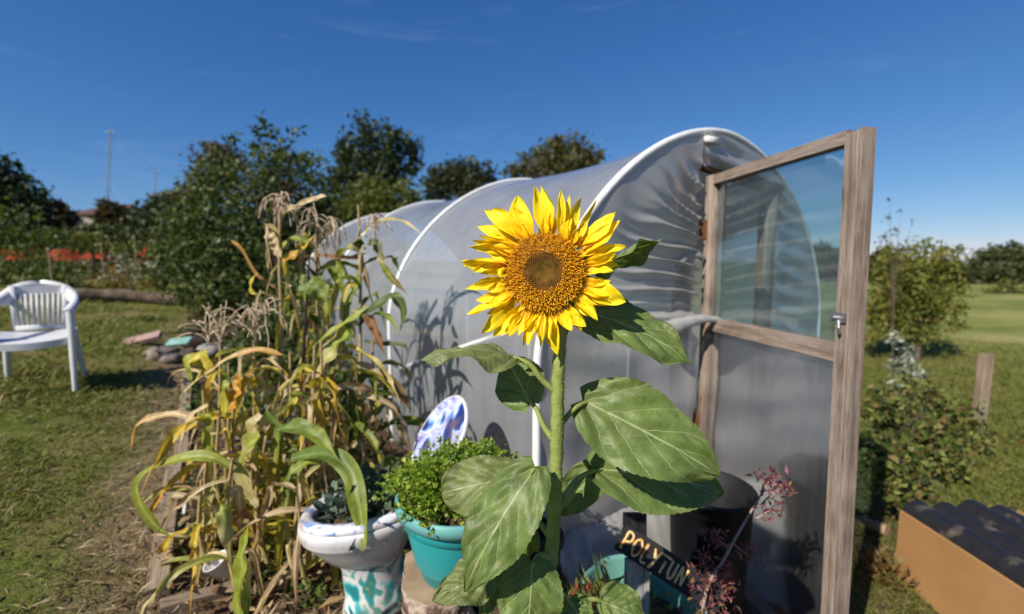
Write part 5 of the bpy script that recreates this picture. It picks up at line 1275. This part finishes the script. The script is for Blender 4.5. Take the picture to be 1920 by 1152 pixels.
# low timbers and rubble
m = MB(); a, b = gnd(135, 568), gnd(345, 574); m.tube(smooth_path([a + V((0, 0, .12)), a.lerp(b, .4) + V((0, .1, .13)), b + V((0, 0, .08))], 14), [.10 + .012 * math.sin(i * 1.3) for i in range(14)], 12); o = build(m, 'fallen_log', M_plain('old_log_bark', (.17, .13, .095), (.07, .05, .04), 8, .9, .1, .6)); tag(o, 'long pale log lying across the far edge of the lawn', 'log')
m = MB(); a = gnd(268, 648); m.beam(a + V((-.16, -.06, .02)), a + V((.14, .08, .10)), .18, .05, (0, -.3, 1)); o = build(m, 'brick_slab', M_plain('pink_brick', (.38, .25, .21), (.28, .18, .15), 20, .9), None, False); tag(o, 'pinkish broken slab lying on the lawn left of the rubble', 'slab')
for px, py, s_, c, lab, nm in ((298, 672, .10, (.26, .22, .19), 'rough grey stone at the left end of the rubble', 'stone'), (320, 680, .07, (.20, .17, .15), 'small brown stone in front of the turquoise tile', 'stone'), (352, 672, .09, (.10, .08, .07), 'dark stone right of the turquoise tile', 'stone'), (392, 668, .12, (.36, .34, .31), 'pale stone behind the maize leaves', 'stone'), (432, 666, .10, (.40, .38, .36), 'whitish stone under the wispy tassel', 'stone'), (372, 650, .16, (.055, .04, .03), 'dark rotten log end beside the evergreen', 'log_end')):
    p = gnd(px, py); m = MB(); rows = []
    for i in range(9):
        th = PI * i / 8; rows.append([p + V((math.cos(a) * math.sin(th) * s_ * 1.3, math.sin(a) * math.sin(th) * s_, math.cos(th) * s_ * .7 + s_ * .4)) * 1 + V((0, 0, 0)) + V((1, .5, .6)) * .75 * s_ * noise.noise((math.cos(a) * 1.6 + px, math.sin(a) * 1.6, th * 1.6)) for a in np.linspace(0, 2 * PI, 14, endpoint=False)])
    m.grid(rows, closed=True); o = build(m, nm, M_plain('stone_%d' % px, c, sc(c, .6), 14, .9, .1, .5)); tag(o, lab, 'stone' if nm == 'stone' else 'log', 'rubble by the bed' if nm == 'stone' else None)
p = gnd(336, 666); m = MB(); m.beam(p + V((-.11, 0, .13)), p + V((.11, .02, .15)), .12, .02, (0, -.5, 1)); o = build(m, 'turquoise_tile', M_plain('turquoise_tile', (.24, .42, .36), (.18, .34, .29), 9, .4), None, False); tag(o, 'pale turquoise tile lying on top of the stones', 'tile')

# ------------------------------------------------------------------ right side
tree('weedy_thicket', 'dark leafy thicket between the evergreen bush and the maize row', 'bushes', foot(540, 4.8),
     [(520, 620, 4.8, 55), (580, 600, 4.7, 50), (560, 560, 5.2, 55), (480, 660, 4.6, 50), (600, 660, 4.2, 50), (530, 690, 4.2, 60), (440, 690, 4.4, 36, 1.3), (610, 560, 4.8, 34)], 5200, .06, FM('thicket_green', [(.018, .035, .009), (.035, .06, .013), (.07, .10, .022), (.12, .14, .04)], .25), None, .02, 86, .55, .55)
yt = tree('young_tree', 'young bushy tree with yellowing leaves right of the door post', 'tree', foot(1735, 8.0),
     [(1720, 500, 8, 55), (1680, 520, 8, 50), (1765, 505, 8, 30), (1700, 560, 8, 60), (1760, 560, 8, 50), (1650, 560, 8, 40), (1790, 480, 8, 18), (1740, 600, 8, 42), (1680, 600, 8, 40), (1665, 480, 8, 26), (1640, 600, 8, 40), (1715, 545, 8, 48), (1800, 535, 8, 14, 1.5), (1785, 575, 8, 16, 1.6), (1770, 470, 8, 12), (1735, 462, 8, 14), (1790, 610, 8, 12, 1.6), (1720, 640, 8, 22)], 6500, .075, MAPL, None, .05, 80, .55, .6)
tree('bare_sapling', 'almost bare thin sapling with two tall twigs beside the door post', 'sapling', foot(1690, 7), [(1668, 375, 7, 6), (1664, 410, 7, 10), (1666, 440, 7, 12), (1684, 430, 7, 9), (1713, 415, 7, 6), (1708, 445, 7, 9), (1650, 450, 7, 12), (1700, 470, 7, 14), (1690, 395, 7, 5)], 150, .045, BRWN, None, .012, 81, .6)
tree('silver_shrub', 'shrub with whitish leaf undersides below the young tree', 'shrub', foot(1705, 5.2), [(1700, 690, 5.2, 26), (1695, 660, 5.2, 22), (1690, 720, 5.2, 28), (1680, 630, 5.2, 16), (1715, 700, 5.2, 18)], 420, .06, SILV, None, .016, 82, .6)
tree('bramble_bush', 'tangled bramble bush filling the gap behind the door post', 'bush', foot(1700, 4.2), [(1680, 790, 4.2, 60), (1720, 770, 4.4, 50), (1660, 850, 3.3, 60), (1740, 830, 3.6, 52), (1790, 830, 4.2, 36, 1.4), (1650, 760, 4.2, 34), (1700, 870, 3.2, 50), (1770, 860, 3.5, 40), (1700, 800, 4.2, 60), (1680, 905, 2.9, 50), (1770, 790, 4.6, 60), (1830, 870, 4.2, 34, 1.5), (1660, 760, 3.8, 30), (1745, 745, 4.4, 26), (1800, 800, 4.3, 22, 1.6), (1710, 720, 4.6, 24)], 7500, .058, BRAM, None, .02, 83, .85, .6)
tree('ground_bramble', 'low trailing brambles on the grass near the leaning fence post', 'brambles', foot(1850, 4.4), [(1840, 855, 4.4, 24, 2), (1900, 830, 4.4, 20, 2), (1800, 870, 4.2, 24, 1.6), (1890, 880, 4.2, 16, 2)], 900, .05, BRAM, None, .015, 84, .6)
tree('orchard_bush', 'yellow-green bush row at the right edge below the far hedge', 'bushes', foot(1890, 22), [(1895, 550, 22, 22, 1.6), (1850, 555, 22, 16, 1.8), (1800, 560, 20, 18, 1.6), (1940, 552, 22, 20)], 1600, .16, YGRN, None, .06, 85)
fp0 = gnd(1832, 806); ft = at(1850, 664, fp0.y); m = MB(); m.beam(fp0 - V((0, 0, .1)), ft, .095, .09, (0, -1, 0)); o = build(m, 'fence_post', OLD_BOARD, None, False); tag(o, 'single weathered fence post leaning in the right-hand field', 'post')
# crate with black rolls
c0 = at(1690, 957, 2.45); c1 = V((c0.x - .02, 1.0, c0.z + .01)); zb = gz(c0.x + .1, 2.3) - .01
bx = thing('crate', 'open tan plywood crate at the right edge holding black rolls', 'crate', (c0.x + .3, 1.7, zb))
PLY = M_plain('tan_plywood', (.36, .20, .085), (.31, .165, .065), 3, .6, .3, .05)
cz_ = (c0.z + zb) / 2; hh = c0.z - zb; W_ = .66
m = MB(); m.beam(V((c0.x, c0.y, cz_)), V((c1.x, c1.y, cz_)), .018, hh, (0, 0, 1)); build(m, 'side_panel', PLY, bx, False)
m = MB(); m.beam(V((c0.x + W_, c0.y, cz_)), V((c1.x + W_, c1.y, cz_)), .018, hh, (0, 0, 1)); build(m, 'side_panel', PLY, bx, False)
for y in (c0.y - .012, c1.y + .012):
    m = MB(); m.beam(V((c0.x + .011, y, cz_ - .01)), V((c0.x + W_ - .011, y, cz_ - .01)), .018, hh - .04, (0, 0, 1)); build(m, 'end_panel', PLY, bx, False)
RUB = M_plain('black_corrugated_plastic', (.014, .014, .017), (.12, .10, .08), 7, .5, .3, .3, lo=.58, hi=.72)
for i, (dx, dz, r_, lab) in enumerate(((.080, -.019, .079, 'black ridged roll lying along the near edge of the crate'), (.236, -.026, .074, 'black ridged roll in the middle of the crate'), (.383, -.015, .077, 'black ridged roll furthest inside the crate'), (.55, -.038, .070, 'black ridged roll against the far side of the crate'))):
    m = MB(); P = [V((c0.x + dx, c0.y - .0 - k * .0137, c0.z + dz + .004 * math.sin(k * .05 + i))) for k in range(104)]
    m.tube(P, [r_ * (1 + .014 * math.sin(k * .9)) for k in range(104)], 22); o = build(m, 'black_roll', RUB); tag(o, lab, 'roll', 'black rolls in the crate')
m = MB(); a = gnd(1640, 1010) ; m.tube([a + V((-.06, .2, .03)), a + V((.06, -.02, .06))], [.045, .038], 12); o = build(m, 'split_log', M_plain('split_log', (.36, .24, .16), (.2, .12, .08), 10, .85)); tag(o, 'split log with pale end between the door post and the crate', 'log')
bushy('dry_weed', 'brown dry weeds behind the foot of the door post', 'weed', gnd(1650, 1090), (.16, .14, .16), 220, .06, FM('brown_weed', [(.10, .06, .02), (.18, .10, .03), (.10, .11, .03)], .2), .3, .9, None, 12, seed=90)
# plants dimly seen inside the tunnel
for i, (o_, k_, lab) in enumerate(((.5, 1.2, 'leafy plants growing inside the tunnel along its left side'), (2.0, 1.0, 'leafy plants growing inside the tunnel along its right side'))):
    p = tp(o_, 0, k_); bushy('tunnel_plant', lab, 'plants', (p.x, p.y, 0.02), (.32, .8, .55), 500, .08, BUSH, .55, .5, None, 20, seed=95 + i)
